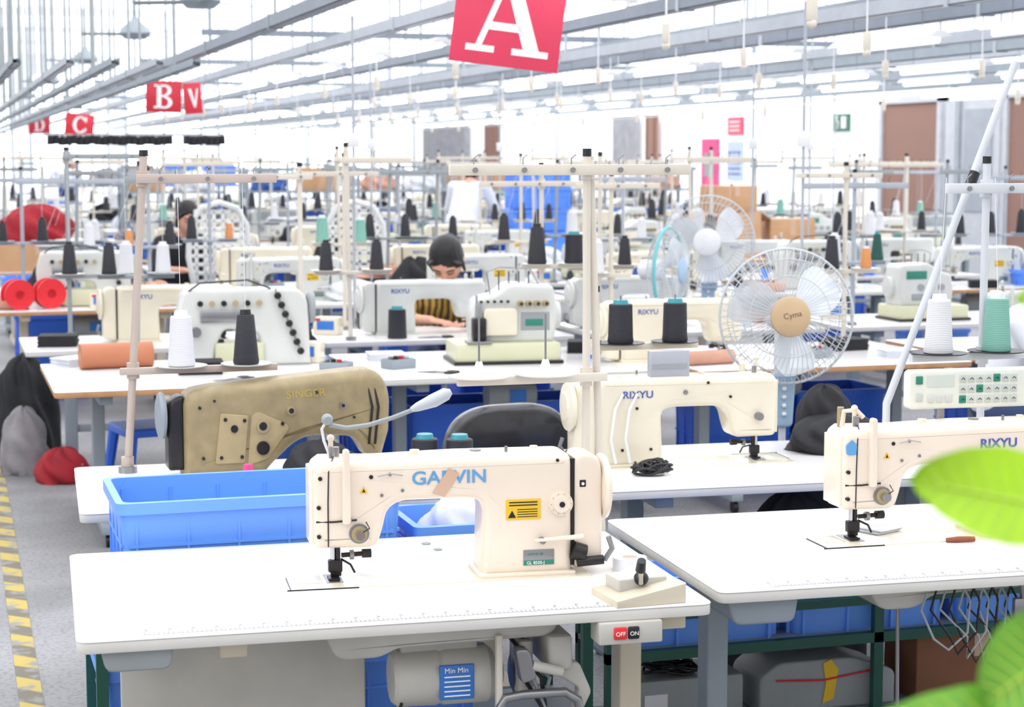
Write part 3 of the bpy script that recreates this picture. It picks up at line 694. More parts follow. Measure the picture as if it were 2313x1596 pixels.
# ------------------------------------------------------------------ second row
table(.36, 5.28, 1.42, .82, "white sewing table carrying the tan zigzag machine", leg=BEIGE, rz=RZ)
T3 = table(1.88, 5.17, 1.35, .82, "white sewing table with cream machine seen from behind", leg=GREY2, ruler=False, rz=RZ)
S = root("sewing_machine", "tan hammered-finish heavy sewing machine with yellow lettering", "sewing machine", (.72, 5.86, .70), math.radians(1), "industrial sewing machines")
S.scale = (.93, 1, 1)
b = MB()
P = rpoly([(0, 0, 0), (-.0, .268, .05), (.10, .282, 0), (.56, .316, 0), (.67, .322, .07), (.715, .25, .05), (.71, .12, .0), (.68, .03, .02), (.635, .03, .02), (.59, .105, .04), (.40, .115, .06), (.30, .03, .03), (.27, 0, 0)], 8)
b.prism(P, -.08, .08, TAN, .036, 'y', 6); b.out("machine_body", S)
b = MB(); b.prism(rpoly([(.10, .04, .008), (.20, .04, .008), (.215, .19, .008), (.12, .20, .008)], 3), -.087, -.077, TAN2, .003); b.out("side_plate", S)
b = MB(); b.prism(rpoly([(.21, .03, .01), (.28, .05, .01), (.36, .15, .02), (.25, .2, .01), (.225, .19, .01)], 3), -.084, -.076, TAN2, .002); b.out("side_plate", S)
for x, z, r_ in [(.12, .06, .006), (.19, .06, .006), (.135, .18, .006), (.2, .175, .006), (.05, .22, .005), (.06, .06, .005), (.33, .16, .006), (.45, .255, .004), (.58, .17, .004), (.1, .24, .004)]: b = MB(); b.cyl((x, -.075, z), (x, -.090, z), r_, DARK, 12); b.out("screw", S)
for x, z, r_, m in ((.262, .155, .022, TAN2), (.262, .085, .022, DARK), (.165, .15, .012, DARK), (.54, .21, .010, STEEL), (.36, .20, .014, TAN2)):
    b = MB(); b.cyl((x, -.075, z), (x, -.092, z), r_, m, 20); b.cyl((x, -.092, z), (x, -.095, z), r_ * .6, DARK, 18); b.out("adjusting_knob", S)
for o_ in (0, .022):
    b = MB(); b.tube([(.61 + o_, -.045, .316), (.625 + o_, -.072, .295), (.645 + o_, -.083, .2), (.632 + o_, -.081, .08)], .0045, BLACK, 8); b.out("drive_cable", S)
b = MB(); b.lathe([(0, 0), (.05, 0), (.070, .006), (.075, .015), (.070, .025), (.05, .03), (0, .032)], GREY2, 32, (-.082, 0, .19), 'x'); b.out("handwheel", S)
b = MB(); b.prism(rpoly([(-.05, .02, .01), (-.05, .24, .04), (.005, .26, .02), (.005, .02, .0)], 5), -.05, .05, DARK, .012); b.out("belt_guard", S)
b = MB(); b.cyl((.65, 0, -.0), (.65, 0, .05), .005, CHROME, 8); b.box(.635, .665, -.012, .012, .0, .008, DARK, .002); b.out("needle_bar", S)
text("SINGER", .033, GOLDT, "logo_lettering", S, (.345, -.0808, .238), (PI / 2, -.04, 0), sx=1.25, off=.0003)
cloth((1.12, 5.62, .70), (.12, .12, .10), BLACKC, "black fabric bunched on the table under the tan machine", "fabric_pile", 11)

M3 = machine((2.58, 5.60, .70), PI + RZ, "cream sewing machine seen from behind with small logo", body=CREAM2, logo=None, back_logo=("RIXYU", NBLUE, .034))
M3.scale = (.97, 1, .96)
b = MB(); b.box(.26, .40, .02, .05, .30, .39, mat("bracket_grey", (180, 182, 190), .4, .3), .003); b.box(.27, .39, .048, .053, .33, .345, GREY); b.out("metal_bracket", M3, label="grey bracket plate on top of the arm")
for dx in (0, -.05):
    b = MB(); b.tube([(.50 + dx, .07, .25), (.53 + dx, .08, .2), (.545 + dx, .085, .1), (.53 + dx, .09, .02)], .005, WPLAST, 8); b.out("oil_hose", M3)
b = MB()
for x, z in ((.2, .28), (.12, .23), (.45, .2), (.5, .06), (.4, .06)): b.cyl((x, .06, z), (x, .069, z), .005, DARK, 10)
b.cyl((.28, .06, .25), (.28, .07, .25), .008, STEEL, 12); b.cyl((.02, .06, .16), (.02, .085, .16), .014, STEEL, 14); b.out("rear_screws", M3)
stand((2.10, 5.84, .70), .55, [], (.37, -.02, .36), [(.07, 'K'), (.265, 'K')], trayc=TRAYK, label="thread stand with two black cones on black trays", cs=1.05)
tangle((2.14, 5.42, .70), .09, .05, BLACK, "tangle of black cables on the tabletop", 21)
b = MB(); b.cyl((0, 0, 0), (0, 0, .085), .007, WPLAST, 10); b.cyl((0, 0, 0), (0, 0, .01), .016, WPLAST, 12); tag(b.out("spool_pin", None, (2.33, 5.38, .70)), "white plastic spool pin on the tabletop", "spool pin")
cloth((2.94, 5.70, .70), (.18, .13, .10), BLACKC, "black padded jacket draped at the table end", "black_jacket", 31, cat="clothing", amp=.2)
cloth((2.93, 5.80, .75), (.10, .08, .13), BLACKC, "black folded bag standing on the jacket", "black_bag", 38, cat="bag", amp=.2)
stand((.56, 5.95, .70), 1.0, [(.93, -.02, .42)], (.33, -.02, .48), [(.17, 'w'), (.375, 'k')], pole=POLEP, lean=.07, label="beige thread stand with a white and a black cone", pr=.0125)
table(3.30, 5.10, 1.4, .8, "white sewing table beside the black jacket", leg=GREY2, ruler=False, rz=RZ)
cone('K', (1.42, 5.5, .70), 1.1, where="standing on the white table"); cone('K', (1.52, 5.46, .70), 1.1, where="standing on the white table")
b = MB(); b.lathe([(0, 0), (.02, 0), (.02, .06), (0.017, .06), (.012, .09), (0, .09)], BLACK, 16); b.lathe([(0, .07), (.018, .07), (.013, .095), (0, .095)], PINK, 14)
tag(b.out("thread_spool", None, (.86, 5.42, .70)), "small black spool with pink cap on the table", "thread")
cloth((2.6, 5.35, .0), (.25, .14, .5), BLACKC, "black fabric hanging beneath the white table", "fabric_pile", 91)

ch = root("office_chair", "black vinyl chair with rounded shiny backrest", "chair", (1.98, 6.45, 0), math.radians(8))
b = MB(); b.prism(rpoly([(-.25, .42, .05), (.25, .42, .05), (.27, .68, .16), (.17, .80, .12), (-.17, .80, .12), (-.27, .68, .16)], 7), -.04, .04, LEATHER, .03, 'y', 4); b.out("backrest", ch)
b = MB(); b.prism(rrect(-.24, .24, .02, .48, .07, 5), .42, .49, LEATHER, .025, 'z', 4); b.out("seat", ch)
for sx in (-.2, .2):
    for sy in (.04, .44):
        b = MB(); b.cyl((sx, sy, 0), (sx * .95, sy, .43), .014, CHROME, 10); b.out("leg", ch)

# ------------------------------------------------------------------ fan
def fan(loc, hub_z, R, rz, tilt, label, guard=WIRE, hubm=FANHUB, bladem=BLADE, ring=None, script=None):
    r = root("pedestal_fan", label, "fan", loc, rz, "pedestal fans")
    b = MB(); b.lathe([(0, 0), (.19, 0), (.2, .015), (.17, .03), (.05, .045), (0, .045)], WPLAST, 32); b.out("base", r)
    b = MB(); b.cyl((0, .05, .04), (0, .05, hub_z - R - .14), .014, RAILW, 12); b.out("pole", r)
    b = MB(); b.prism(rpoly([(-.035, hub_z - R - .17, .02), (.035, hub_z - R - .17, .02), (.045, hub_z - R + .03, .01), (-.045, hub_z - R + .03, .01)], 4), .02, .09, FANBL, .01, 'y', 3)
    b.box(-.03, .03, .05, .09, hub_z - R, hub_z - .04, WPLAST, .01); b.out("control_column", r)
    for k in range(4): b = MB(); b.ball((0, .016, hub_z - R - .12 + k * .032), .009, WPLAST, 10, 7); b.out("button", r)
    h = bpy.data.objects.new("fan_head", None); C.objects.link(h); h.parent = r; h.location = (0, 0, hub_z); h.rotation_euler = (tilt, 0, 0); h.empty_display_size = .05
    b = MB(); N = 60
    for fy in (-1, 1):
        for k in range(N):
            a = 2 * PI * k / N
            def q(rr, yy): return (rr * math.cos(a + (.25 * (1 - rr / R) if fy < 0 else 0)), yy, rr * math.sin(a + (.25 * (1 - rr / R) if fy < 0 else 0)))
            b.tube([q(R * .2, fy * .075), q(R * .6, fy * .07), q(R * .9, fy * .045), q(R, fy * .004)], .0014, guard, 4, caps=False)
    for rr, yy in ((R, 0), (R * .6, -.07), (R * .85, -.052), (R * .2, -.075), (R * .6, .07), (R * .85, .052)):
        b.tube([(rr * math.cos(2 * PI * k / 48), yy, rr * math.sin(2 * PI * k / 48)) for k in range(49)], (.009 if ring else .005) if rr == R else .0018, (ring or guard) if rr == R else guard, 6, caps=False)
    b.out("wire_guard", h)
    b = MB(); b.lathe([(0, -.092), (R * .22, -.092), (R * .29, -.085), (R * .3, -.075), (0, -.07)], hubm, 32, (0, 0, 0), 'y'); b.out("hub_cap", h)
    if script: text(script, .03, mat("script_brown", (120, 92, 70), .5), "hub_lettering", h, (-.028, -.0925, -.01), (PI / 2, -.2, 0))
    b = MB(); b.lathe([(0, .03), (.05, .03), (.06, .06), (.055, .15), (.03, .17), (0, .17)], WPLAST, 24, (0, 0, 0), 'y'); b.out("motor_housing", h)
    for k in range(3):
        b = MB(); a0 = k * 2 * PI / 3 + .5
        vs = []; fs = []; NU, NV = 10, 10
        for i in range(NU + 1):
            rr = R * (.16 + .72 * i / NU); wd = .95 * math.sin(PI * (.16 + .76 * i / NU)) ** .5 * .60
            for j in range(NV + 1):
                t = j / NV - .5; a = a0 + t * 2 * wd + .25 * i / NU
                vs.append((rr * math.cos(a), -.02 + .07 * t, rr * math.sin(a)))
        for i in range(NU):
            for j in range(NV):
                A = i * (NV + 1) + j; fs.append([A, A + 1, A + NV + 2, A + NV + 1])
        b.add(vs, fs, bladem); b.out("blade", h)
    return r
fan((3.03, 6.32, 0), 1.105, .252, math.radians(-14), -.06, "white pedestal fan with tan hub and clear blades", script="Cyma")
fan((4.17, 9.72, 0), 1.22, .26, math.radians(-30), 0, "white pedestal fan with clear blades behind the tables", hubm=WPLAST)
fan((3.76, 9.30, 0), 1.09, .23, math.radians(48), 0, "side-turned white fan with pale teal rim", ring=mat("teal_rim", (100, 188, 192), .4), hubm=FANBL)

# ------------------------------------------------------------------ other machine templates
def overlock(loc, rz, label):
    r = root("overlock_machine", label, "sewing machine", loc, rz, "overlock machines")
    b = MB(); b.box(-.25, .22, -.15, .15, 0, .09, GREENBASE, .012); b.box(-.26, .23, -.16, .16, -.004, .012, DARK, .003); b.out("base_box", r)
    b = MB(); b.prism(rpoly([(-.16, .085, 0), (.2, .085, 0), (.22, .2, .03), (.2, .34, .03), (.0, .35, .03), (-.06, .30, .03), (-.15, .28, .03), (-.17, .2, .03)], 5), -.09, .1, OFFW, .02, 'y', 4); b.out("machine_body", r)
    b = MB(); b.prism(rpoly([(-.12, .12, .01), (.03, .12, .01), (.03, .24, .02), (-.12, .24, .02)], 3), -.115, -.088, CREAM2, .006); b.out("looper_cover", r)
    for k in range(4): b = MB(); b.cyl((.045 + k * .038, -.088, .26), (.045 + k * .038, -.125, .26), .014, TAN2, 14); b.cyl((.045 + k * .038, -.125, .26), (.045 + k * .038, -.13, .26), .007, DARK, 10); b.out("tension_dial", r)
    b = MB()
    for k in range(5): b.cyl((-.13 + k * .03, -.088, .27), (-.13 + k * .03, -.11, .27), .006, DARK, 8)
    b.box(.05, .18, -.092, -.088, .14, .22, GREY, .002); b.box(.07, .15, -.094, -.09, .16, .19, LGREEN, .001); b.out("front_fittings", r)
    b = MB(); b.box(-.17, -.11, -.13, -.06, .10, .20, DARK, .008); b.cyl((-.15, -.1, .09), (-.15, -.1, .30), .006, CHROME, 8); b.cyl((-.13, -.1, .09), (-.13, -.1, .27), .005, CHROME, 8); b.box(-.2, -.09, -.16, -.07, .09, .1, STEEL, .002); b.out("needle_assembly", r)
    b = MB(); b.lathe([(0, 0), (.06, 0), (.065, .01), (.06, .03), (0, .035)], OFFW, 24, (.21, 0, .2), 'x'); b.out("handwheel", r)
    b = MB(); b.tube([(-.08, -.05, .29), (-.1, -.07, .4), (-.04, -.07, .42), (.1, -.05, .41), (.14, -.04, .34)], .003, STEEL, 6)
    for k in range(4): b.cyl((-.04 + .045 * k, -.04, .31), (-.04 + .045 * k, -.04, .40), .003, DARK, 6)
    b.out("thread_guides", r)
    b = MB()
    for k in range(3): b.cyl((-.08 + k * .07, .1, .2), (-.08 + k * .07, .112, .2), .02, GREY, 14)
    b.box(-.1, .12, .1, .104, .12, .16, GREY, .002); b.box(.02, .16, .1, .103, .25, .3, LGREEN, .001); b.out("rear_fittings", r)
    return r
def interlock(loc, rz, label):
    r = root("interlock_machine", label, "sewing machine", loc, rz, "interlock machines")
    b = MB(); b.prism(rpoly([(-.28, .0, 0), (-.30, .22, .03), (-.27, .33, .03), (.22, .33, .03), (.26, .28, .03), (.27, .0, 0), (.06, 0, 0), (.05, .14, .03), (-.10, .16, .03), (-.13, .09, .02), (-.15, 0, 0)], 5), -.08, .08, OFFW, .018, 'y', 4)
    b.box(-.14, .07, -.1, .1, 0, .10, GREENBASE, .01); b.out("machine_body", r)
    for k in range(6): b = MB(); b.cyl((-.2 + k * .05, -.078, .27), (-.2 + k * .05, -.105, .27), .012, [DARK, TAN2][k % 2], 12); b.out("tension_dial", r)
    b = MB(); b.box(-.2, -.02, -.095, -.078, .19, .24, STEEL, .004); b.cyl((-.22, -.078, .15), (-.22, -.12, .15), .022, STEEL, 16); b.out("front_plate", r)
    b = MB(); b.tube([(-.25, -.07, .32), (-.2, -.11, .36), (0, -.11, .37), (.1, -.07, .33)], .004, DARK, 6); b.out("thread_guide", r)
    b = MB()
    for k in range(14): b.lathe([(.009, -.003), (.016, 0), (.009, .003), (.006, 0)], DARK if k % 2 else STEEL, 10, (.12 + .008 * k, -.10, .32 - .02 * k), 'y' if k % 2 else 'x')
    b.out("drive_chain", r)
    b = MB(); b.lathe([(0, 0), (.06, 0), (.07, .01), (.065, .03), (0, .035)], GREY, 24, (.265, 0, .24), 'x'); b.out("handwheel", r)
    b = MB(); b.cyl((-.12, -.05, .09), (-.12, -.05, .2), .005, CHROME, 8); b.box(-.14, -.1, -.07, -.03, .10, .115, DARK, .002); b.out("needle_bar", r)
    b = MB(); b.box(-.24, .2, .078, .084, .2, .3, GREY, .003); b.cyl((.15, .08, .1), (.15, .1, .1), .03, GREY, 16); b.out("rear_cover", r)
    return r
TM_W = tpl(root("sewing_machine", "white sewing machine", "sewing machine", (0, 0, 0), 0, "industrial sewing machines")); machine_parts(TM_W, body=OFFW, logo=("RIXYU", NBLUE, .034), back_logo=("RIXYU", NBLUE, .034))
TM_C = tpl(root("sewing_machine", "cream sewing machine", "sewing machine", (0, 0, 0), 0, "industrial sewing machines")); machine_parts(TM_C, body=CREAM2, logo=("RIXYU", NBLUE, .034), back_logo=("RIXYU", NBLUE, .034))
T_OV = tpl(overlock((0, 0, 0), 0, "x")); T_IN = tpl(interlock((0, 0, 0), 0, "x"))
b = MB(); b.lathe([(0, 0), (.06, 0), (.07, .02), (.07, .2), (.055, .24), (0, .24)], GREY, 24, (0, 0, 0), 'x'); b.box(.02, .16, -.02, .02, .05, .11, GREY, .004); b.box(.1, .18, -.074, -.066, -.03, .03, PLBLUE)
T_MOT = tpl(tag(b.out("clutch_motor"), "grey clutch motor mounted under the sewing table", "motor", "motors under tables"))

CL = []
b = MB()
for k in range(5): b.box(-.09 + .004 * (k % 2), .09 + .003 * (k % 3), -.07, .07 + .003 * k, k * .008, k * .008 + .007, WCLOTH, .002)
CL.append((tpl(tag(b.out("folded_fabric"), "", "fabric", "folded fabric stacks")), "stack of folded white fabric pieces on a sewing table"))
b = MB()
for k in range(6): b.box(-.1 + .004 * (k % 2), .1 + .003 * (k % 3), -.08, .08 + .002 * k, k * .01, k * .01 + .009, BLACKC, .002)
CL.append((tpl(tag(b.out("folded_fabric"), "", "fabric", "folded fabric stacks")), "stack of folded black fabric pieces on a sewing table"))
b = MB(); b.tube([(-.09, .012, .004), (0, 0, .004), (.05, -.012, .004)], [.002, .006, .004], STEEL, 6); b.tube([(-.09, -.012, .004), (0, 0, .006), (.05, .012, .004)], [.002, .006, .004], STEEL, 6)
for s_ in (-1, 1): b.tube([(.075 + .028 * math.cos(a * PI / 6), s_ * .022 + .016 * math.sin(a * PI / 6), .006) for a in range(13)], .005, BLACK, 6)
CL.append((tpl(tag(b.out("scissors"), "", "scissors", "scissors on tables")), "steel scissors with black handles lying on a table"))
r = tpl(root("bobbin_box", "", "box", (0, 0, 0), 0, "bobbin boxes"))
b = MB(); b.box(-.07, .07, -.05, .05, 0, .045, GREY2, .004); b.box(-.062, .062, -.042, .042, .045, .046, DARK); b.out("box_body", r)
for k in range(4): b = MB(); b.lathe([(0, .04), (.012, .04), (.012, .058), (0, .058)], [STEEL, CONEB, REDP, CONEW][k], 12, (-.045 + k * .03, 0, 0)); b.out("bobbin", r)
CL.append((r, "small grey box of bobbins on a sewing table"))
b = MB(); b.lathe([(0, 0), (.03, 0), (.032, .08), (.028, .08), (.026, .01), (0, .01)], BLUE, 18); b.cyl((0, 0, .01), (.02, .01, .14), .004, YEL, 8); b.cyl((0, 0, .01), (-.02, .0, .13), .003, STEEL, 8)
CL.append((tpl(tag(b.out("pen_cup"), "", "cup", "cups on tables")), "blue plastic cup holding tools on a sewing table"))
b = MB(); b.box(-.075, .075, -.05, .05, 0, .10, CREAM2, .006); b.box(-.05, .05, -.053, -.049, .03, .08, PLBLUE, .001); b.box(-.06, -.03, -.054, -.049, .08, .095, REDP, .001)
CL.append((tpl(tag(b.out("motor_controller"), "", "controller", "motor controllers")), "cream motor controller box with blue label on a table"))
b = MB(); b.cyl((-.13, 0, .035), (.13, 0, .035), .035, PCLOTH, 18); b.cyl((-.131, 0, .035), (.131, 0, .035), .012, CARD, 10)
CL.append((tpl(tag(b.out("fabric_roll"), "", "fabric roll", "fabric rolls")), "short roll of peach trim fabric on a table"))
def clutter(x, y, z=.70, k=None):
    i = random.randrange(len(CL)) if k is None else k
    return clone(CL[i][0], (x, y, z), random.uniform(-.6, .6), CL[i][1])

table(.46, 8.08, 1.38, 1.15, "white table with light wooden edge and grey legs", edge=WOOD, leg=GREY2, ruler=False)
table(1.88, 8.10, 1.45, 1.15, "white sewing table with the cream overlock machine", leg=GREY2, ruler=False)
table(3.40, 8.00, 1.45, 1.1, "white table with light wooden edge", edge=WOOD, leg=GREY2, ruler=False)
table(4.95, 8.00, 1.45, 1.1, "white table with light wooden edge", edge=WOOD, leg=GREY2, ruler=False)
clone(T_OV, (2.66, 8.70, .704), math.radians(-6), "cream overlock machine on pale green base", scale=1.1)
clone(T_IN, (1.42, 8.95, .70), math.radians(-4), "white interlock machine with hanging steel chain", scale=1.12)
clone(TM_W, (.66, 8.98, .70), 0, "white sewing machine packed beside the interlock machine", scale=.8) if False else None
clone(TM_C, (3.75, 8.5, .70), PI, "cream sewing machine seen from behind"); clone(TM_W, (5.3, 8.5, .70), 0, "white sewing machine on wood-edged table")
b = MB(); b.cyl((-.17, 0, .06), (.17, 0, .06), .06, mat("rust_leather", (186, 118, 84), .6), 24); b.cyl((-.171, 0, .06), (.171, 0, .06), .02, CARD, 12)
tag(b.out("fabric_roll", None, (.80, 8.95, .70), (0, 0, .1)), "short roll of rust coloured leather on the table", "fabric roll")
for x in (1.5, 2.5, 3.9, 5.4): clone(T_MOT, (x, 8.5, .56), 0)
for x, y, k in ((1.15, 8.62, 1), (1.77, 8.5, 3), (1.72, 8.95, 5), (2.1, 8.9, 0), (2.08, 8.55, 3), (3.1, 8.7, 4), (3.18, 8.98, 1), (3.55, 8.25, 6), (4.2, 8.4, 3), (4.5, 8.7, 1), (4.6, 8.3, 0), (.62, 9.12, 0), (2.2, 8.3, 2), (1.25, 8.3, 2)): clutter(x, y, .70, k)
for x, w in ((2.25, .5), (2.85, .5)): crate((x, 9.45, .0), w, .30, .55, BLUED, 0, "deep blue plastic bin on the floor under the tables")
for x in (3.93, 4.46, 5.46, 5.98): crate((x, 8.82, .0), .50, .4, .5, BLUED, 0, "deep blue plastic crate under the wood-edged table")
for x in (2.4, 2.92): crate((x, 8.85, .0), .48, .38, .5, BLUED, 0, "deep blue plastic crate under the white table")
crate((1.72, 9.50, .0), .34, .36, .68, BLUE, .0, "tall blue plastic bin packed with black fabric")
cloth((1.72, 9.50, .60), (.16, .16, .24), BLACKC, "black fabric heaped over a blue bin", "fabric_pile", 51)

# ------------------------------------------------------------------ generic rows
TT = {}
for key, w, d, ed, lg in (('a', 1.28, .82, EDGE, GREY2), ('b', 1.28, .82, WOOD, BEIGE)):
    TT[key] = tpl(root("sewing_table", "white sewing table", "table", (0, 0, 0), 0, "sewing tables")); table_parts(TT[key], w, d, edge=ed, leg=lg, ruler=False)
def stand_t(lean, ph, pole, dbl):
    r = root("thread_stand", "thread stand", "thread stand", (0, 0, 0), 0, "thread stands")
    b = MB(); b.cyl((0, 0, 0), (lean, 0, ph), .013, pole, 10); b.cyl((0, 0, 0), (0, 0, .02), .03, STEEL, 12); b.cyl((lean, 0, ph), (lean, 0, ph + .025), .014, BLACK, 8); b.out("pole", r)
    b = MB(); b.box(-.34 if dbl else -.05, .34, -.03, -.012, ph - .09, ph - .055, pole, .002); b.cyl((lean, 0, ph - .09), (lean, 0, ph - .05), .02, pole, 10)
    for k in range(5): b.tube([(-.04 + k * .085, -.02, ph - .06), (-.04 + k * .085, -.02, ph - .03), (-.03 + k * .085, -.02, ph - .02)], .002, DARK, 5)
    b.out("thread_guide_arm", r)
    b = MB(); b.box(-.2, .2, -.03, .012, .36, .38, pole, .002)
    for x in (-.14, .14): b.lathe([(0, .38), (.05, .38), (.085, .386), (.086, .39), (0, .385)], pole, 20, (x, -.03, 0))
    b.out("spool_tray", r)
    for x in (-.14, .14): b = MB(); b.tube([(x, -.03, .5), (max(x, 0), -.02, ph - .05)], .001, WPLAST, 4); b.out("thread", r)
    return tpl(r)
ST = [stand_t(0, 1.0, POLE, True), stand_t(.03, .95, GREY, False), stand_t(-.02, 1.05, POLE, False), stand_t(0, .9, RAILL, True)]
T_CR = tpl(crate((0, 0, 0), .5, .36, .3, BLUE)); T_CR2 = tpl(crate((0, 0, 0), .5, .36, .6, BLUED)); T_CRS = tpl(crate((0, 0, 0), .32, .24, .12, BLUE))
heap_m = [BLACKC, GCLOTH, WCLOTH, BCLOTH, PCLOTH, BLACKC, WCLOTH, BLACKC]
T_HP = [tpl(cloth((0, 0, 0), (.22, .16, .13), m, "x", seed=60 + i, amp=.3)) for i, m in enumerate(heap_m)]
HN = ["black", "grey", "white", "blue", "peach", "black", "white", "black"]
def genrow(y0, facing, xs, lod=0, clear=()):
    for i, x in enumerate(xs):
        k = 'b' if random.random() < .3 else 'a'
        clone(TT[k], (x, y0, 0), 0, "white sewing table with %s" % ("light wooden edge" if k == 'b' else "grey metal legs"))
        if any(a < x + 1.28 and x < c for a, c in clear): continue
        q = random.random()
        if q < .36: t, lab, oc = TM_W, "white industrial sewing machine on a table", 1
        elif q < .64: t, lab, oc = TM_C, "cream industrial sewing machine on a table", 1
        elif q < .84: t, lab, oc = T_OV, "off-white overlock machine on pale green base", 0
        else: t, lab, oc = T_IN, "off-white interlock machine on a table", 0
        if oc: clone(t, (x + (.36 if facing > 0 else .95), y0 + .42, .70), 0 if facing > 0 else PI, lab + (" seen from behind" if facing < 0 else ""))
        else: clone(t, (x + .64, y0 + .42, .704), (0 if facing > 0 else PI) + random.uniform(-.1, .1), lab, scale=1.1)
        if lod < 2: clone(T_MOT, (x + .55, y0 + .42, .56), 0)
        sx = x + (1.1 if facing > 0 else .18); sy = y0 + (.76 if facing > 0 else .10)
        clone(random.choice(ST), (sx, sy, .70), random.uniform(-.05, .05), "cream metal thread stand clamped to a sewing table")
        for dx in (-.14, .14):
            if random.random() < .9: cone(random.choice('kkkwwkto' if lod == 0 else 'kwkk'), (sx + dx, sy - .03, 1.088), random.uniform(.85, 1.15))
        if lod < 2:
            if random.random() < .6:
                clone(random.choice(ST), (x + .55, y0 + (.77 if facing > 0 else .06), .70), random.uniform(-.05, .05), "cream metal thread stand clamped to a sewing table")
                if random.random() < .7: cone(random.choice('kwk'), (x + .69, y0 + (.74 if facing > 0 else .03), 1.088), .9)
            if random.random() < .5: cone(random.choice('kwk'), (x + (1.2 if facing < 0 else .1), y0 + .68, .70), .9, "standing on a sewing table")
            if random.random() < .6:
                p = random.randrange(len(T_HP)); clone(T_HP[p], (x + (1.08 if facing > 0 else .2), y0 + .36, .70), random.random() * 3, "%s fabric pieces piled on a sewing table" % HN[p], "fabric piles", scale=random.uniform(.6, .95))
            elif random.random() < .5: clone(T_CRS, (x + (1.08 if facing > 0 else .2), y0 + .3, .70), .1, "small blue plastic tray crate on a sewing table")
            if lod == 0:
                clutter(x + .12, y0 + .2); clutter(x + random.uniform(.5, .8), y0 + .12)
        if facing > 0 and random.random() < .97:
            t = random.choice((T_CR, T_CR2, T_CR2)); cx = x + random.uniform(.35, .9); clone(t, (cx, y0 + 1.12, .0), 0, "blue plastic crate standing on the floor between tables")
            if t == T_CR2:
                p = random.choice((0, 2, 3, 5, 1)); clone(T_HP[p], (cx, y0 + 1.12, .58), 0, "%s fabric pieces heaped in a blue crate" % HN[p], "fabric piles", scale=(.85, .9, 2.2))
X0 = .42
for x in (.42, 1.98, 3.54, 5.1): clone(TT['a'], (x, 9.82, 0), 0, "white sewing table with grey metal legs", scale=(1.12, 1, 1))
clone(TM_C, (1.50, 10.22, .70), PI, "cream sewing machine seen from behind"); clone(TM_W, (2.93, 10.22, .70), PI, "white sewing machine in use, seen from behind")
clone(TM_W, (4.18, 10.22, .70), PI, "white sewing machine seen from behind"); clone(T_OV, (5.8, 10.2, .704), PI, "off-white overlock machine on a table")
for x, y, k1, k2, s in ((1.0, 9.95, 'k', 'w', 1), (2.15, 9.93, 'k', 'k', 2), (3.6, 9.95, 'w', 'k', 0), (5.2, 9.95, 'w', 'g', 3)):
    clone(ST[s], (x, y, .70), 0, "cream metal thread stand clamped to a sewing table")
    cone(k1, (x - .14, y - .03, 1.088), .95); cone(k2, (x + .14, y - .03, 1.088), .95)
for x, y, k in ((.6, 10.1, 1), (1.72, 10.2, 3), (1.65, 9.95, 0), (2.1, 10.3, 5), (3.2, 10.0, 4), (3.3, 10.35, 1), (4.5, 10.1, 0), (4.7, 10.3, 6), (5.3, 10.4, 5), (2.62, 9.93, 2)): clutter(x, y, .70, k)
stand((2.98, 9.12, .70), .95, [(.86, -.34, .3)], (.44, -.12, .26), [(-.04, 'k'), (.16, 'K')], label="cream thread stand with tall black cones", cs=1.2)
cone('K', (2.42, 9.97, .70), 1.3, "standing on the tabletop")
stand((1.72, 9.1, .70), .95, [(.9, -.3, .06)], None, [], label="thin cream thread stand pole by the interlock machine")
stand((.68, 10.3, .70), 1.03, [(1.0, -.02, .42)], (.36, -.1, .4), [(.0, 'k'), (.3, 'w')], pole=GREY, label="grey thread stand pole with long guide arm")
stand((2.25, 10.55, .70), 1.0, [(.9, -.25, .2)], None, [], label="thin cream thread stand pole")
stand((3.3, 8.95, .70), .9, [(.85, -.2, .25)], (.4, -.2, .1), [(-.1, 'w')], label="cream thread stand with one white cone")
stand((4.6, 8.9, .70), .95, [(.9, -.3, .2)], (.4, -.2, .2), [(-.1, 'k'), (.1, 'o')], label="cream thread stand with black and orange cones")
PT = 1.36
genrow(12.4, 1, [X0 - .1 + PT * i for i in range(6)])
genrow(13.9, -1, [X0 + PT * i for i in range(6)])
genrow(16.6, 1, [X0 + PT * i for i in range(7)], clear=((.5, 1.2), (7.3, 8.4)))
genrow(18.1, -1, [X0 + PT * i for i in range(8)], clear=((5.8, 6.5),))
genrow(20.9, 1, [X0 + .2 + PT * i for i in range(8)], 1)
genrow(22.4, -1, [X0 + .2 + PT * i for i in range(8)], 1)
genrow(25.4, 1, [X0 + .4 + PT * i for i in range(8)], 1)
genrow(27.4, -1, [X0 + .6 + PT * i for i in range(8)], 2)
genrow(32.5, -1, [X0 + .8 + PT * i for i in range(8)], 2)
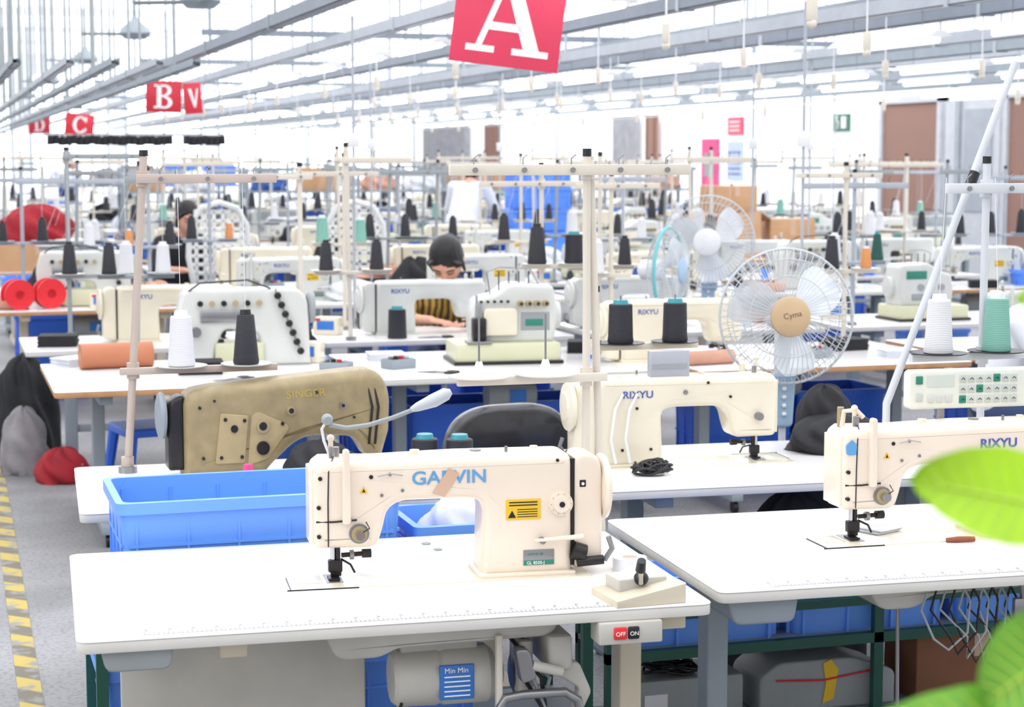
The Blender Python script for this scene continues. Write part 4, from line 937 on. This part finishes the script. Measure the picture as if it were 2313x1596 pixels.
# tall storage racks with bins and bundles far down the hall
SR = tpl(root("storage_rack", "grey steel storage rack holding bins and fabric", "rack", (0, 0, 0), 0, "storage racks"))
for sx in (0, 1.3):
    for sy in (0, .5): b = MB(); b.box(sx - .02, sx + .02, sy - .02, sy + .02, 0, 1.55, GREY2); b.out("post", SR)
for z in (.15, .70, 1.25): b = MB(); b.box(-.02, 1.32, -.02, .52, z - .03, z, GREY2); b.out("shelf", SR)
for x, y in ((2.3, 24.3), (3.9, 24.3), (5.4, 24.4), (7.2, 24.3), (8.9, 24.4), (1.6, 29.6), (3.4, 29.6), (6.0, 29.6), (8.0, 29.6)):
    clone(SR, (x, y, 0), 0)
    for z in (.70, 1.25):
        for dx in (.33, .95):
            q = random.random()
            if q < .4: clone(T_CR, (x + dx, y + .25, z), 0, "blue plastic crate on a storage rack")
            elif q < .8:
                p = random.randrange(len(T_HP)); clone(T_HP[p], (x + dx, y + .25, z), 0, "%s fabric bundle on a storage rack" % HN[p], "fabric piles", scale=(1.1, 1.1, 1.6))
            else: carton((x + dx, y + .25, z), .45, .4, .3, CARD, 0, "cardboard box on a storage rack")

cloth((.85, 16.95, .95), (.32, .22, .26), RCLOTH, "heap of dark red fabric on a table", "fabric_pile", 71)
carton((.85, 16.95, .70), .7, .5, .25, CARD, 0, "cardboard box under a heap of red fabric")
r = root("thread_reel", "pair of red plastic reels lying on a table", "reel", (.60, 12.60, .70), .3)
for dx in (-.09, .09):
    b = MB(); b.lathe([(.03, -.05), (.10, -.05), (.10, -.035), (.055, -.03), (.055, .03), (.10, .035), (.10, .05), (.03, .05), (.03, -.05)], REDP, 28, (dx * 1.2, 0, .10), 'y'); b.out("reel", r)
cloth((.46, 10.9, .0), (.19, .2, .46), BLACKC, "black garments heaped on the floor", "clothes_pile", 81, cat="clothing", amp=.2)
cloth((.42, 10.3, .0), (.13, .14, .28), GCLOTH, "grey trousers heaped on the floor", "clothes_pile", 83, cat="clothing", amp=.2)
cloth((.60, 9.95, .0), (.14, .14, .14), RCLOTH, "red garments in a low heap on the floor", "clothes_pile", 85, cat="clothing", amp=.2)
st = root("plastic_stool", "blue plastic stool under the wood-edged table", "stool", (.95, 8.85, 0), .2)
b = MB(); b.prism(rrect(-.17, .17, -.17, .17, .04, 5), .40, .44, BLUED, .01, 'z', 3); b.out("seat", st)
for sx in (-1, 1):
    for sy in (-1, 1):
        b = MB(); b.tube([(sx * .19, sy * .19, 0), (sx * .14, sy * .14, .41)], [.02, .028], BLUED, 8); b.out("leg", st)
for z in (.7, .93, 1.16, 1.39): crate((6.02, 18.55, z), .62, .40, .22, BLUE, 0, "stacked blue plastic crate on a table")
carton((7.50, 17.0, .70), .5, .42, .45, CARD, .2, "cardboard box with open flaps on a table", True); carton((8.15, 17.0, .70), .45, .42, .38, CARD, -.2, "cardboard box on a table")
carton((7.50, 17.0, 1.16), .45, .36, .25, CARD, .1, "cardboard box stacked on another box", False)

def pchair(loc, rz, m):
    r = root("plastic_chair", "white plastic chair with perforated rounded backrest", "chair", loc, rz, "perforated plastic chairs")
    b = MB(); W_, z0 = .22, .55
    b.tube([(-W_ * .8, 0, z0), (-W_, 0, .8), (-W_ * .95, 0, 1.02), (-W_ * .6, .02, 1.15), (0, .03, 1.19), (W_ * .6, .02, 1.15), (W_ * .95, 0, 1.02), (W_, 0, .8), (W_ * .8, 0, z0)], .022, m, 8)
    for k in range(9): z = z0 + .06 + k * .062; ww = W_ * (.95 if k < 7 else .75); b.box(-ww, ww, -.006, .012, z, z + .026, m, .004)
    for k in range(6): x = -.165 + k * .066; b.box(x - .014, x + .014, -.004, .012, z0, 1.14, m, .004)
    b.out("backrest", r)
    b = MB(); b.prism(rrect(-.22, .22, -.42, .02, .06, 5), .50, .53, m, .01, 'z', 3); b.out("seat", r)
    for sx in (-1, 1):
        for sy in (-.4, .0):
            b = MB(); b.tube([(sx * .22, sy, 0), (sx * .19, sy, .51)], [.018, .024], m, 8); b.out("leg", r)
    return r
pc = pchair((2.17, 15.0, 0), PI + .1, mat("chair_white", (216, 218, 218), .4)); pc.scale = (1.12,) * 3
clone(pc, (3.30, 15.05, 0), PI - .1, "cream plastic chair with perforated rounded backrest")

# ------------------------------------------------------------------ overhead
def rail(x, z, m, y0=1.5, y1=60, w=.05, h=.08, step=3.2, rodm=RAILW):
    r = root("overhead_rail", "grey steel cable trunking rail hung from the ceiling", "rail", (x, 0, z), 0, "overhead rails")
    b = MB(); b.box(-w, w, y0, y1, -.004, .0, m); b.box(-w, -w + .006, y0, y1, -.004, h, m); b.box(w - .006, w, y0, y1, -.004, h, m)
    b.box(-w * .6, w * .6, y0, y1, h * .55, h * .6, m); b.out("channel", r)
    y = y0 + random.uniform(.5, 3)
    while y < y1:
        b = MB(); b.cyl((0, y, h * .5), (0, y, 5.0 - z), .011, rodm, 6); b.box(-w * 1.1, w * 1.1, y - .02, y + .02, -.012, h + .01, rodm); b.out("hanger_rod", r); y += step
    return r
for x, z, m in ((2.32, 2.60, RAILM), (3.2, 2.60, RAILL), (4.35, 2.58, RAILM), (5.2, 2.50, RAILL), (5.75, 2.62, GREY2), (6.3, 2.58, RAILM), (7.0, 2.5, RAILL), (7.8, 2.5, GREY2), (8.8, 2.55, RAILL), (9.8, 2.5, GREY2), (10.8, 2.55, RAILL), (12.0, 2.55, GREY2)): rail(x, z, m, rodm=GREY if x < 3 else RAILL)
for x in (.55, .9, 1.2, 1.5, 1.75): rail(x, 2.32, GREY2 if x in (.55, 1.2, 1.75) else RAILL, 13, 60, step=2.4, rodm=GREY, w=.03, h=.05)
for y in (6.5, 11, 16, 21, 27, 34, 42):
    b = MB(); b.box(2.2, 12.3, y - .02, y + .02, 2.72, 2.77, GREY2 if y % 2 else RAILM)
    tag(b.out("cross_bar", None), "thin grey bar laid across the overhead rails", "bar", "bars across rails")
fx = root("fluorescent_lamp", "white fluorescent tube lamp hung under the overhead rail", "lamp", (0, 0, 0), 0, "fluorescent lamps")
b = MB(); b.prism([(-.075, 0), (.075, 0), (.03, .035), (-.03, .035)], -.6, .6, WPLAST, .003); b.out("housing", fx)
b = MB(); b.cyl((0, -.57, -.015), (0, .57, -.015), .016, TUBE, 10); b.out("tube", fx)
for yy in (-.4, .4): b = MB(); b.cyl((0, yy, .03), (0, yy, .16), .003, STEEL, 6); b.out("hanging_wire", fx)
tpl(fx)
for x, z, y0 in ((3.2, 2.44, 4.0), (5.2, 2.34, 4.5), (7.0, 2.34, 7), (8.8, 2.39, 8.5), (10.8, 2.39, 10)):
    y = y0
    while y < 42: clone(fx, (x, y, z), 0); y += 1.7
so = root("hanging_socket", "white power socket hanging on a cord from the rail", "socket", (0, 0, 0), 0, "hanging sockets")
b = MB(); b.cyl((0, 0, 0), (0, 0, .30), .005, WPLAST, 6); b.out("cord", so)
b = MB(); b.box(-.02, .02, -.015, .015, -.09, 0, POLE, .006); b.ball((0, 0, -.1), .02, POLE); b.out("plug", so); tpl(so)
for x in (3.2, 4.35, 5.75, 6.3, 7.8):
    y = 6.0 + random.random()
    while y < 30: clone(so, (x, y, 2.30 if x not in (7.8,) else 2.20), random.random()); y += random.uniform(1.4, 2.4)
# long drop rods from the rails down to the tables
for x, y in ((4.35, 8.9), (2.32, 10.6), (5.75, 12.6), (7.0, 14.2), (3.2, 14.0), (8.8, 17.3), (5.2, 17.2), (6.3, 9.1)):
    b = MB(); b.cyl((0, 0, .70), (0, 0, 2.5), .009, RAILL, 8); b.box(-.03, .03, -.02, .02, 1.75, 1.83, WPLAST, .004)
    tag(b.out("drop_rod", None, (x, y, 0)), "thin white power drop rod from rail to table", "rod", "power drop rods")
cf = root("ceiling_fan", "grey ceiling fan with three blades on a long rod", "ceiling fan", (0, 0, 0), 0, "ceiling fans")
b = MB(); b.cyl((0, 0, .1), (0, 0, 2.2), .014, GREY2, 8); b.out("rod", cf)
b = MB(); b.lathe([(0, -.05), (.10, -.05), (.15, .0), (.12, .06), (.04, .12), (.02, .16), (0, .16)], GREY2, 20); b.out("motor", cf)
for k in range(3):
    b = MB(); b.T = Matrix.Rotation(k * 2 * PI / 3 + .3, 4, 'Z') @ Matrix.Rotation(.15, 4, 'X'); b.box(.12, .5, -.05, .05, -.01, -.002, GREY); b.out("blade", cf)
tpl(cf)
for x, y, z in ((1.85, 13.5, 2.8), (1.85, 18, 2.85), (1.85, 24, 2.9), (1.85, 31, 2.9), (1.85, 39, 2.9)): clone(cf, (x, y, z), random.random())
def sign(loc, w, h, letter, roll, rz, m, label):
    r = root("aisle_sign", label, "sign", loc, rz, "hanging aisle letter signs"); r.rotation_euler = (0, roll, rz)
    b = MB(); b.box(-w / 2, w / 2, -.008, .008, -h / 2, h / 2, m, .001); b.out("sign_board", r)
    for s_ in (-1, 1): b = MB(); b.cyl((s_ * w * .4, 0, h / 2), (s_ * w * .4, 0, h / 2 + .12), .002, STEEL, 6); b.out("hanging_wire", r)
    k = h * .76 / 100; y0, y1 = -.0105, -.0078
    b = MB()
    def Q(pts): b.prism([((p[0]) * k, (p[1] - 50) * k) for p in pts], y0, y1, SIGNW)
    def bowl(x0, cy, rx, ry, tx, ty, a0=-90, a1=90, N=14):
        O = [(x0 + rx * math.cos(math.radians(a0 + (a1 - a0) * i / N)), cy + ry * math.sin(math.radians(a0 + (a1 - a0) * i / N))) for i in range(N + 1)]
        I = [(x0 + (rx - tx) * math.cos(math.radians(a0 + (a1 - a0) * i / N)), cy + (ry - ty) * math.sin(math.radians(a0 + (a1 - a0) * i / N))) for i in range(N + 1)]
        for i in range(N): Q([O[i], O[i + 1], I[i + 1], I[i]])
    if letter == 'A':
        Q([(-8, 100), (6, 100), (42, 8), (22, 8), (-6, 82)]); Q([(-8, 100), (-6, 82), (-30, 8), (-38, 8)])
        Q([(-24, 28), (-21, 38), (16, 38), (20, 28)]); Q([(-50, 0), (-14, 0), (-14, 8), (-50, 8)]); Q([(8, 0), (54, 0), (54, 8), (8, 8)])
    elif letter == 'B':
        Q([(-28, 0), (-10, 0), (-10, 100), (-28, 100)]); Q([(-40, 0), (4, 0), (4, 9), (-40, 9)]); Q([(-40, 91), (4, 91), (4, 100), (-40, 100)]); Q([(-12, 48), (4, 48), (4, 56), (-12, 56)])
        bowl(2, 76, 30, 24, 16, 8); bowl(2, 26, 34, 26, 17, 8)
    elif letter == 'C':
        bowl(4, 50, 42, 50, 18, 9, 40, 320, 24); Q([(30, 68), (40, 68), (40, 98), (34, 98)]); Q([(30, 32), (40, 32), (40, 14), (36, 10)])
    elif letter == 'D':
        Q([(-28, 0), (-10, 0), (-10, 100), (-28, 100)]); Q([(-40, 0), (2, 0), (2, 9), (-40, 9)]); Q([(-40, 91), (2, 91), (2, 100), (-40, 100)]); bowl(0, 50, 42, 50, 18, 9)
    elif letter == 'V':
        Q([(-20, 90), (-6, 90), (10, 10), (2, 10)]); Q([(2, 10), (10, 10), (24, 90), (18, 90)])
    b.out("letter", r)
    return r
sign((2.53, 8.22, 2.345), .50, .48, 'A', math.radians(7), math.radians(-14), SIGNR, "hanging pinkish-red sign with white letter A")
sign((2.13, 18.2, 2.27), .34, .30, 'B', math.radians(2), math.radians(-10), SIGNR2, "hanging red sign with white letter B")
sign((2.42, 18.3, 2.26), .18, .30, 'V', math.radians(-4), math.radians(10), SIGNR2, "narrow turned red sign panel beside letter B")
sign((2.55, 34.8, 2.27), .52, .40, 'C', math.radians(6), math.radians(-10), SIGNR2, "hanging red sign with white letter C")
sign((2.45, 46.4, 2.45), .52, .40, 'D', math.radians(-2), math.radians(-10), SIGNR2, "hanging red sign with white letter D")
b = MB(); b.cyl((1.7, 31.0, 2.04), (4.6, 31.0, 2.04), .015, STEEL, 8); tag(b.out("clothes_rail"), "long overhead steel clothes rail holding dark garments", "clothes rail")
b = MB(); b.prism(rpoly([(-.045, -.14), (.045, -.14), (.04, .0), (.01, .015), (-.01, .015), (-.04, .0)]), -.2, .2, BLACKC, .01); gm = tpl(tag(b.out("hanging_garment"), "dark folded garment hanging from the clothes rail", "garment", "garments on the clothes rail"))
for k in range(30):
    if k not in (21, 22): clone(gm, (1.8 + k * .095, 31.0, 2.02 + .012 * math.sin(k * 2)))

# ------------------------------------------------------------------ people
def capsule(b, p0, r0, p1, r1, m=SKIN, n=14):
    p0 = Vector(p0); p1 = Vector(p1); d = (p1 - p0).normalized()
    pts = []; R = []
    for k in range(5):
        a = PI / 2 * k / 4; pts.append(p0 - d * r0 * math.cos(a)); R.append(max(r0 * math.sin(a), .0008))
    for k in range(5):
        a = PI / 2 * k / 4; pts.append(p1 + d * r1 * math.sin(a)); R.append(max(r1 * math.cos(a), .0008))
    b.tube(pts, R, m, n)
def head_geo(b, T):
    old = b.T; b.T = T
    def fn(p):
        z = p.z / .125; x, y = p.x, p.y
        if z < 0: k = 1 - .30 * (-z) ** 1.6; x *= k; y = y * (1 - .12 * (-z)) - .008 * (-z)
        if y < 0 and -.1 < z < .25: y += .010 * math.exp(-((abs(x) - .032) / .016) ** 2) * math.exp(-((z - .06) / .12) ** 2)
        return Vector((x, y, p.z))
    b.ball((0, 0, 0), (.078, .095, .125), SKIN, 40, 30, fn)
    capsule(b, (0, -.090, .02), .007, (0, -.106, -.028), .012); capsule(b, (-.012, -.096, -.032), .008, (.012, -.096, -.032), .008)
    capsule(b, (-.018, -.083, -.062), .008, (.018, -.083, -.062), .008); capsule(b, (-.014, -.080, -.074), .008, (.014, -.080, -.074), .008)
    b.ball((0, -.070, -.105), (.022, .018, .016), SKIN)
    for s_ in (-1, 1): b.ball((s_ * .080, .005, -.005), (.010, .018, .032), SKIN); capsule(b, (s_ * .018, -.088, .038), .007, (s_ * .050, -.076, .038), .006)
    b.T = old
def hand_geo(b, T, side):
    old = b.T; b.T = T
    b.ball((0, -.045, 0), (.040, .050, .015), SKIN, 18, 12)
    for i, (x, L) in enumerate(((-.030, .062), (-.010, .074), (.010, .078), (.030, .070))):
        x *= side; p0 = (x * .9, -.075, .002); p1 = (x * 1.05, -.075 - L * .5, .004 - .004); p2 = (x * 1.08, -.075 - L * .85, -.014 - .004 * i)
        capsule(b, p0, .0095, p1, .0085, n=10); capsule(b, p1, .0085, p2, .0072, n=10)
    capsule(b, (side * .032, -.030, -.004), .012, (side * .058, -.062, -.010), .0095, n=10); capsule(b, (side * .058, -.062, -.010), .0095, (side * .062, -.088, -.016), .008, n=10)
    b.T = old
def orient(p, d):
    y = -Vector(d).normalized(); x = y.cross(Vector((0, 0, 1))).normalized(); z = x.cross(y)
    M = Matrix((x, y, z)).transposed().to_4x4(); M.translation = Vector(p); return M
def person(loc, rz, label, J, shirt, trousers, sc=1.1, vox=.007, hair='bun', head_pitch=.5, head_yaw=0.0, sleeve=1.0, hs=1.0):
    r = root("person", label, "person", loc, rz); r.scale = (sc,) * 3
    b = MB(); J = {k: Vector(v) for k, v in J.items()}
    pel, che, nek, hd = J['pel'], J['che'], J['nek'], J['head']
    HT = Matrix.Translation(hd) @ Matrix.Rotation(head_yaw, 4, 'Z') @ Matrix.Rotation(head_pitch, 4, 'X') @ Matrix.Scale(hs, 4)
    capsule(b, pel + Vector((-.06, 0, 0)), .10, pel + Vector((.06, 0, 0)), .10)
    for s_ in (-1, 1): capsule(b, pel + Vector((s_ * .05, 0, 0)), .10, che + Vector((s_ * .06, 0, 0)), .095)
    capsule(b, che, .09, nek, .055); capsule(b, nek - Vector((0, 0, .03)), .05, hd + (HT.to_3x3() @ Vector((0, .025, -.05))), .048)
    head_geo(b, HT)
    for s_, k in ((-1, 'R'), (1, 'L')):
        sh, el, wr, hn = J['sh' + k], J['el' + k], J['wr' + k], J['hd' + k]
        capsule(b, che + Vector((s_ * .06, 0, .06)), .06, sh, .052); capsule(b, sh, .05, el, .037); capsule(b, el, .037, wr, .024)
        hand_geo(b, orient(wr, hn - wr), -s_)
        hp, kn, an, tt = J['hp' + k], J['kn' + k], J['an' + k], J['tt' + k]
        capsule(b, hp, .085, kn, .056); capsule(b, kn, .055, an, .035); capsule(b, an, .036, tt, .028)
    remesh(b, "body", vox, r, SKIN, 4)
    b = MB()
    capsule(b, pel + Vector((-.07, 0, .02)), .118, pel + Vector((.07, 0, .02)), .118)
    for s_ in (-1, 1): capsule(b, pel + Vector((s_ * .06, 0, .02)), .112, che + Vector((s_ * .065, 0, 0)), .108)
    capsule(b, che, .10, nek - Vector((0, 0, .035)), .062)
    for s_, k in ((-1, 'R'), (1, 'L')):
        sh, el, wr = J['sh' + k], J['el' + k], J['wr' + k]
        capsule(b, che + Vector((s_ * .06, 0, .055)), .07, sh, .064)
        if sleeve >= 1: capsule(b, sh, .062, el, .050); capsule(b, el, .050, el.lerp(wr, max(.05, sleeve - 1)), .042)
        else: capsule(b, sh, .062, sh.lerp(el, sleeve), .056)
    remesh(b, "shirt", vox * 1.2, r, shirt, 3)
    b = MB(); capsule(b, pel + Vector((-.06, 0, -.01)), .113, pel + Vector((.06, 0, -.01)), .113)
    for k in 'RL': capsule(b, J['hp' + k], .098, J['kn' + k], .07); capsule(b, J['kn' + k], .068, J['an' + k] + Vector((0, 0, .04)), .055)
    remesh(b, "trousers", vox * 1.5, r, trousers, 3)
    for k in 'RL':
        b = MB(); an, tt = J['an' + k], J['tt' + k]; capsule(b, an + Vector((0, .02, -.03)), .045, tt + Vector((0, 0, .005)), .04)
        remesh(b, "shoe", vox * 1.3, r, BLACK, 2)
    # hair: a close shell over the skull with a side parting and loose strands at the temples
    b = MB(); b.T = HT
    def hf(p):
        lim = .072 - abs(p.x + .012) * .75
        if p.y < .0 and p.z < lim:
            t = min(1, (lim - p.z) / .05); p = Vector((p.x * (1 - .14 * t), p.y * (1 - .45 * t), p.z))
        s = 1 + .012 * math.sin(p.x * 260 + p.y * 60)
        return Vector((p.x * s, p.y * s, p.z))
    b.ball((0, .012, .022), (.086, .101, .114), HAIR, 48, 34, hf)
    b.ball((0, .045, -.03), (.079, .062, .088), HAIR, 24, 16)
    for s_ in (-1, 1):
        capsule(b, (s_ * .055, -.066, .072), .009, (s_ * .082, -.030, .010), .011, HAIR); capsule(b, (s_ * .083, -.025, .02), .011, (s_ * .080, -.006, -.072), .007, HAIR)
    if hair == 'bun': b.ball((0, .115, .01), (.04, .034, .04), HAIR)
    remesh(b, "hair", .0045, r, HAIR, 2)
    for s_ in (-1, 1):
        b = MB(); b.T = HT; b.tube([(s_ * .018, -.0905, .011), (s_ * .031, -.0885, .007), (s_ * .046, -.081, .011)], .0024, HAIR, 6); b.out("eye", r)
        b = MB(); b.T = HT; b.tube([(s_ * .016, -.096, .037), (s_ * .034, -.092, .042), (s_ * .052, -.083, .036)], .0030, HAIR, 6); b.out("eyebrow", r)
    b = MB(); b.T = HT; b.tube([(-.018, -.0885, -.068), (0, -.0925, -.068), (.018, -.0885, -.068)], [.002, .0042, .002], LIPS, 8); b.out("lips", r)
    return r
JS = dict(pel=(0, 0, .50), che=(0, -.10, .80), nek=(0, -.16, .90), head=(0, -.25, 1.0),
          shR=(-.165, -.12, .845), elR=(-.25, -.30, .68), wrR=(-.10, -.47, .665), hdR=(-.02, -.56, .655),
          shL=(.165, -.12, .845), elL=(.24, -.32, .68), wrL=(.10, -.50, .665), hdL=(.03, -.6, .655),
          hpR=(-.09, -.02, .47), knR=(-.12, -.42, .46), anR=(-.12, -.40, .09), ttR=(-.12, -.52, .05),
          hpL=(.09, -.02, .47), knL=(.12, -.42, .46), anL=(.12, -.40, .09), ttL=(.12, -.52, .05))
J1 = dict(JS); J1.update(che=(0, -.15, .74), nek=(0, -.24, .85), head=(0, -.335, .98), shR=(-.155, -.19, .78), shL=(.155, -.19, .78), elR=(-.24, -.33, .66), elL=(.23, -.34, .66))
person((2.98, 11.16, 0), math.radians(-8), "seated person in mustard striped top sewing with head bowed", J1, MUST, JEANS, 1.1, .006, 'bun', .9, -.3, sleeve=1.35, hs=1.12)
J2 = dict(JS); J2.update(head=(0, -.24, 1.03), elR=(-.25, -.25, .66))
person((4.80, 7.70, 0), math.radians(50), "seated person with short black hair in white shirt", J2, SHIRTW, JEANS, 1.1, .010, 'short', .25)
person((1.97, 16.0, 0), math.radians(10), "seated person with black hair in dark top behind a chair", J2, BLACKC, JEANS, 1.15, .012, 'bun', .4)
st2 = root("work_stool", "round grey stool under a seated worker", "stool", (0, 0, 0), 0, "work stools")
b = MB(); b.lathe([(0, .38), (.15, .38), (.16, .40), (.15, .415), (0, .415)], GREY, 24); b.out("seat", st2)
for k in range(4):
    a = PI / 4 + k * PI / 2; b = MB(); b.cyl((.13 * math.cos(a), .13 * math.sin(a), 0), (.1 * math.cos(a), .1 * math.sin(a), .385), .012, CHROME, 8); b.out("leg", st2)
tpl(st2)
for x, y in ((2.98, 11.18), (4.80, 7.70), (1.97, 16.0)): clone(st2, (x, y, 0), 0)
JT = dict(pel=(0, .05, .95), che=(0, -.12, 1.28), nek=(0, -.18, 1.40), head=(0, -.27, 1.50),
          shR=(-.19, -.14, 1.34), elR=(-.26, -.25, 1.08), wrR=(-.16, -.42, 1.0), hdR=(-.12, -.52, .98),
          shL=(.19, -.14, 1.34), elL=(.28, -.22, 1.08), wrL=(.2, -.42, .98), hdL=(.15, -.52, .95),
          hpR=(-.09, .05, .90), knR=(-.10, .03, .50), anR=(-.10, .08, .09), ttR=(-.11, -.06, .05),
          hpL=(.09, .05, .90), knL=(.11, -.02, .50), anL=(.11, .05, .09), ttL=(.12, -.09, .05))
person((5.50, 19.55, 0), math.radians(140), "standing person in white shirt leaning over a table", JT, SHIRTW, JEANS, 1.02, .012, 'short', .5, sleeve=.9)
person((2.72, 41, 0), math.radians(20), "standing person in blue top with black hair", JT, BCLOTH, JEANS, 1.0, .02, 'bun', .2, sleeve=1.3)

# ------------------------------------------------------------------ foreground plant
pl = root("potted_plant", "leafy green plant with large bright leaves in a clay pot", "plant", (.92, 1.12, 0), 0)
b = MB(); b.lathe([(0, 0), (.13, 0), (.17, .30), (.19, .30), (.19, .34), (.165, .34), (.16, .31), (0, .31)], TERRA, 32); b.out("pot", pl)
b = MB(); b.lathe([(0, .305), (.16, .305), (.16, .315), (0, .32)], SOIL, 24); b.out("soil", pl)
def leaf(base, tip, width, m, nrm=(0, -.3, 1), droop=.1):
    base = Vector(base); tip = Vector(tip); ax = tip - base; L = ax.length; u = ax.normalized()
    nr = Vector(nrm); nr = (nr - u * nr.dot(u)).normalized(); sd = u.cross(nr)
    vs = []; fs = []; NU, NV = 18, 8
    for i in range(NU + 1):
        t = i / NU; w = width * (math.sin(PI * t ** .75) ** .6) * .5
        for j in range(NV + 1):
            q = j / NV * 2 - 1
            vs.append(base + ax * t + sd * (w * q) + nr * (-droop * L * t * t + .10 * width * abs(q) ** 1.5 + .012 * width * math.sin(t * 30) * abs(q)))
    for i in range(NU):
        for j in range(NV): A = i * (NV + 1) + j; fs.append([A, A + 1, A + NV + 2, A + NV + 1])
    b = MB(); b.add(vs, fs, m)
    mid = [base + ax * (i / 10) + nr * (-droop * L * (i / 10) ** 2 + .0012) for i in range(11)]
    b.tube(mid, [.0022 * (1 - i / 13) for i in range(11)], VEIN, 6)
    for i in range(2, 9):
        t = i / 10
        for s_ in (-1, 1):
            w = width * (math.sin(PI * (t + .1) ** .8) ** .75) * .42
            b.tube([mid[i], base + ax * (t + .1) + sd * (s_ * w) + nr * (-droop * L * (t + .1) ** 2 + .10 * width * .78 + .001)], [.0009, .0004], VEIN, 4)
    return b.out("leaf", pl, ang=80)
LV = [((-.128, .048, 1.440), (-.242, .084, 1.464), .076, LEAF, (-.25, -.8, .5), .04),
      ((-.150, .000, 1.360), (-.215, .020, 1.310), .075, LEAFD, (-.25, -.75, .6), .05),
      ((-.150, .010, 1.300), (-.295, .045, 1.294), .055, LEAFD, (-.2, -.6, .8), .05),
      ((-.128, .050, 1.606), (-.170, .061, 1.596), .026, LEAF, (-.25, -.8, .4), .1),
      ((-.120, -.030, 1.325), (-.195, .000, 1.270), .075, LEAF, (-.25, -.75, .6), .05),
      ((.02, .02, 1.30), (.14, -.06, 1.36), .09, LEAF, (0, -.4, 1), .2),
      ((.0, .05, 1.15), (.05, .2, 1.2), .09, LEAFD, (0, -.2, 1), .2)]
for a in LV:
    leaf(*a); p = a[0]
    b = MB(); b.tube([(p[0] * .1, p[1] * .1, .3), (p[0] * .2 + .01, p[1] * .3, .8), (p[0] * .7 + .03, p[1] * .8, p[2] - .12), p], [.006, .005, .004, .002], LEAFD, 8); b.out("stem", pl)

def kill(o):
    for c in list(o.children): kill(c)
    bpy.data.objects.remove(o)
for o in HID: kill(o)

# ------------------------------------------------------------------ light
w = bpy.data.worlds.new("world"); bpy.context.scene.world = w; w.use_nodes = True
bg = w.node_tree.nodes["Background"]; bg.inputs[0].default_value = (0.94, 0.96, 1.0, 1); bg.inputs[1].default_value = 0.8
def area(loc, rot, sx, sy, e, col=(1, 1, 1)):
    l = bpy.data.lights.new("area_light", 'AREA'); l.shape = 'RECTANGLE'; l.size = sx; l.size_y = sy; l.energy = e; l.color = col
    o = bpy.data.objects.new("area_light", l); C.objects.link(o); o.location = loc; o.rotation_euler = rot; return o
area((4, 5, 4.6), (0, 0, 0), 8, 6, 120); area((5, 15, 4.6), (0, 0, 0), 10, 10, 260); area((6, 30, 4.6), (0, 0, 0), 12, 16, 650)
area((-5, 3, 3), (0, math.radians(-65), 0), 5, 4, 90, (1, .985, .96))
sc = bpy.context.scene
sc.view_settings.view_transform = 'Standard'; sc.view_settings.look = 'None'; sc.view_settings.exposure = 0.24; sc.view_settings.gamma = 1.0
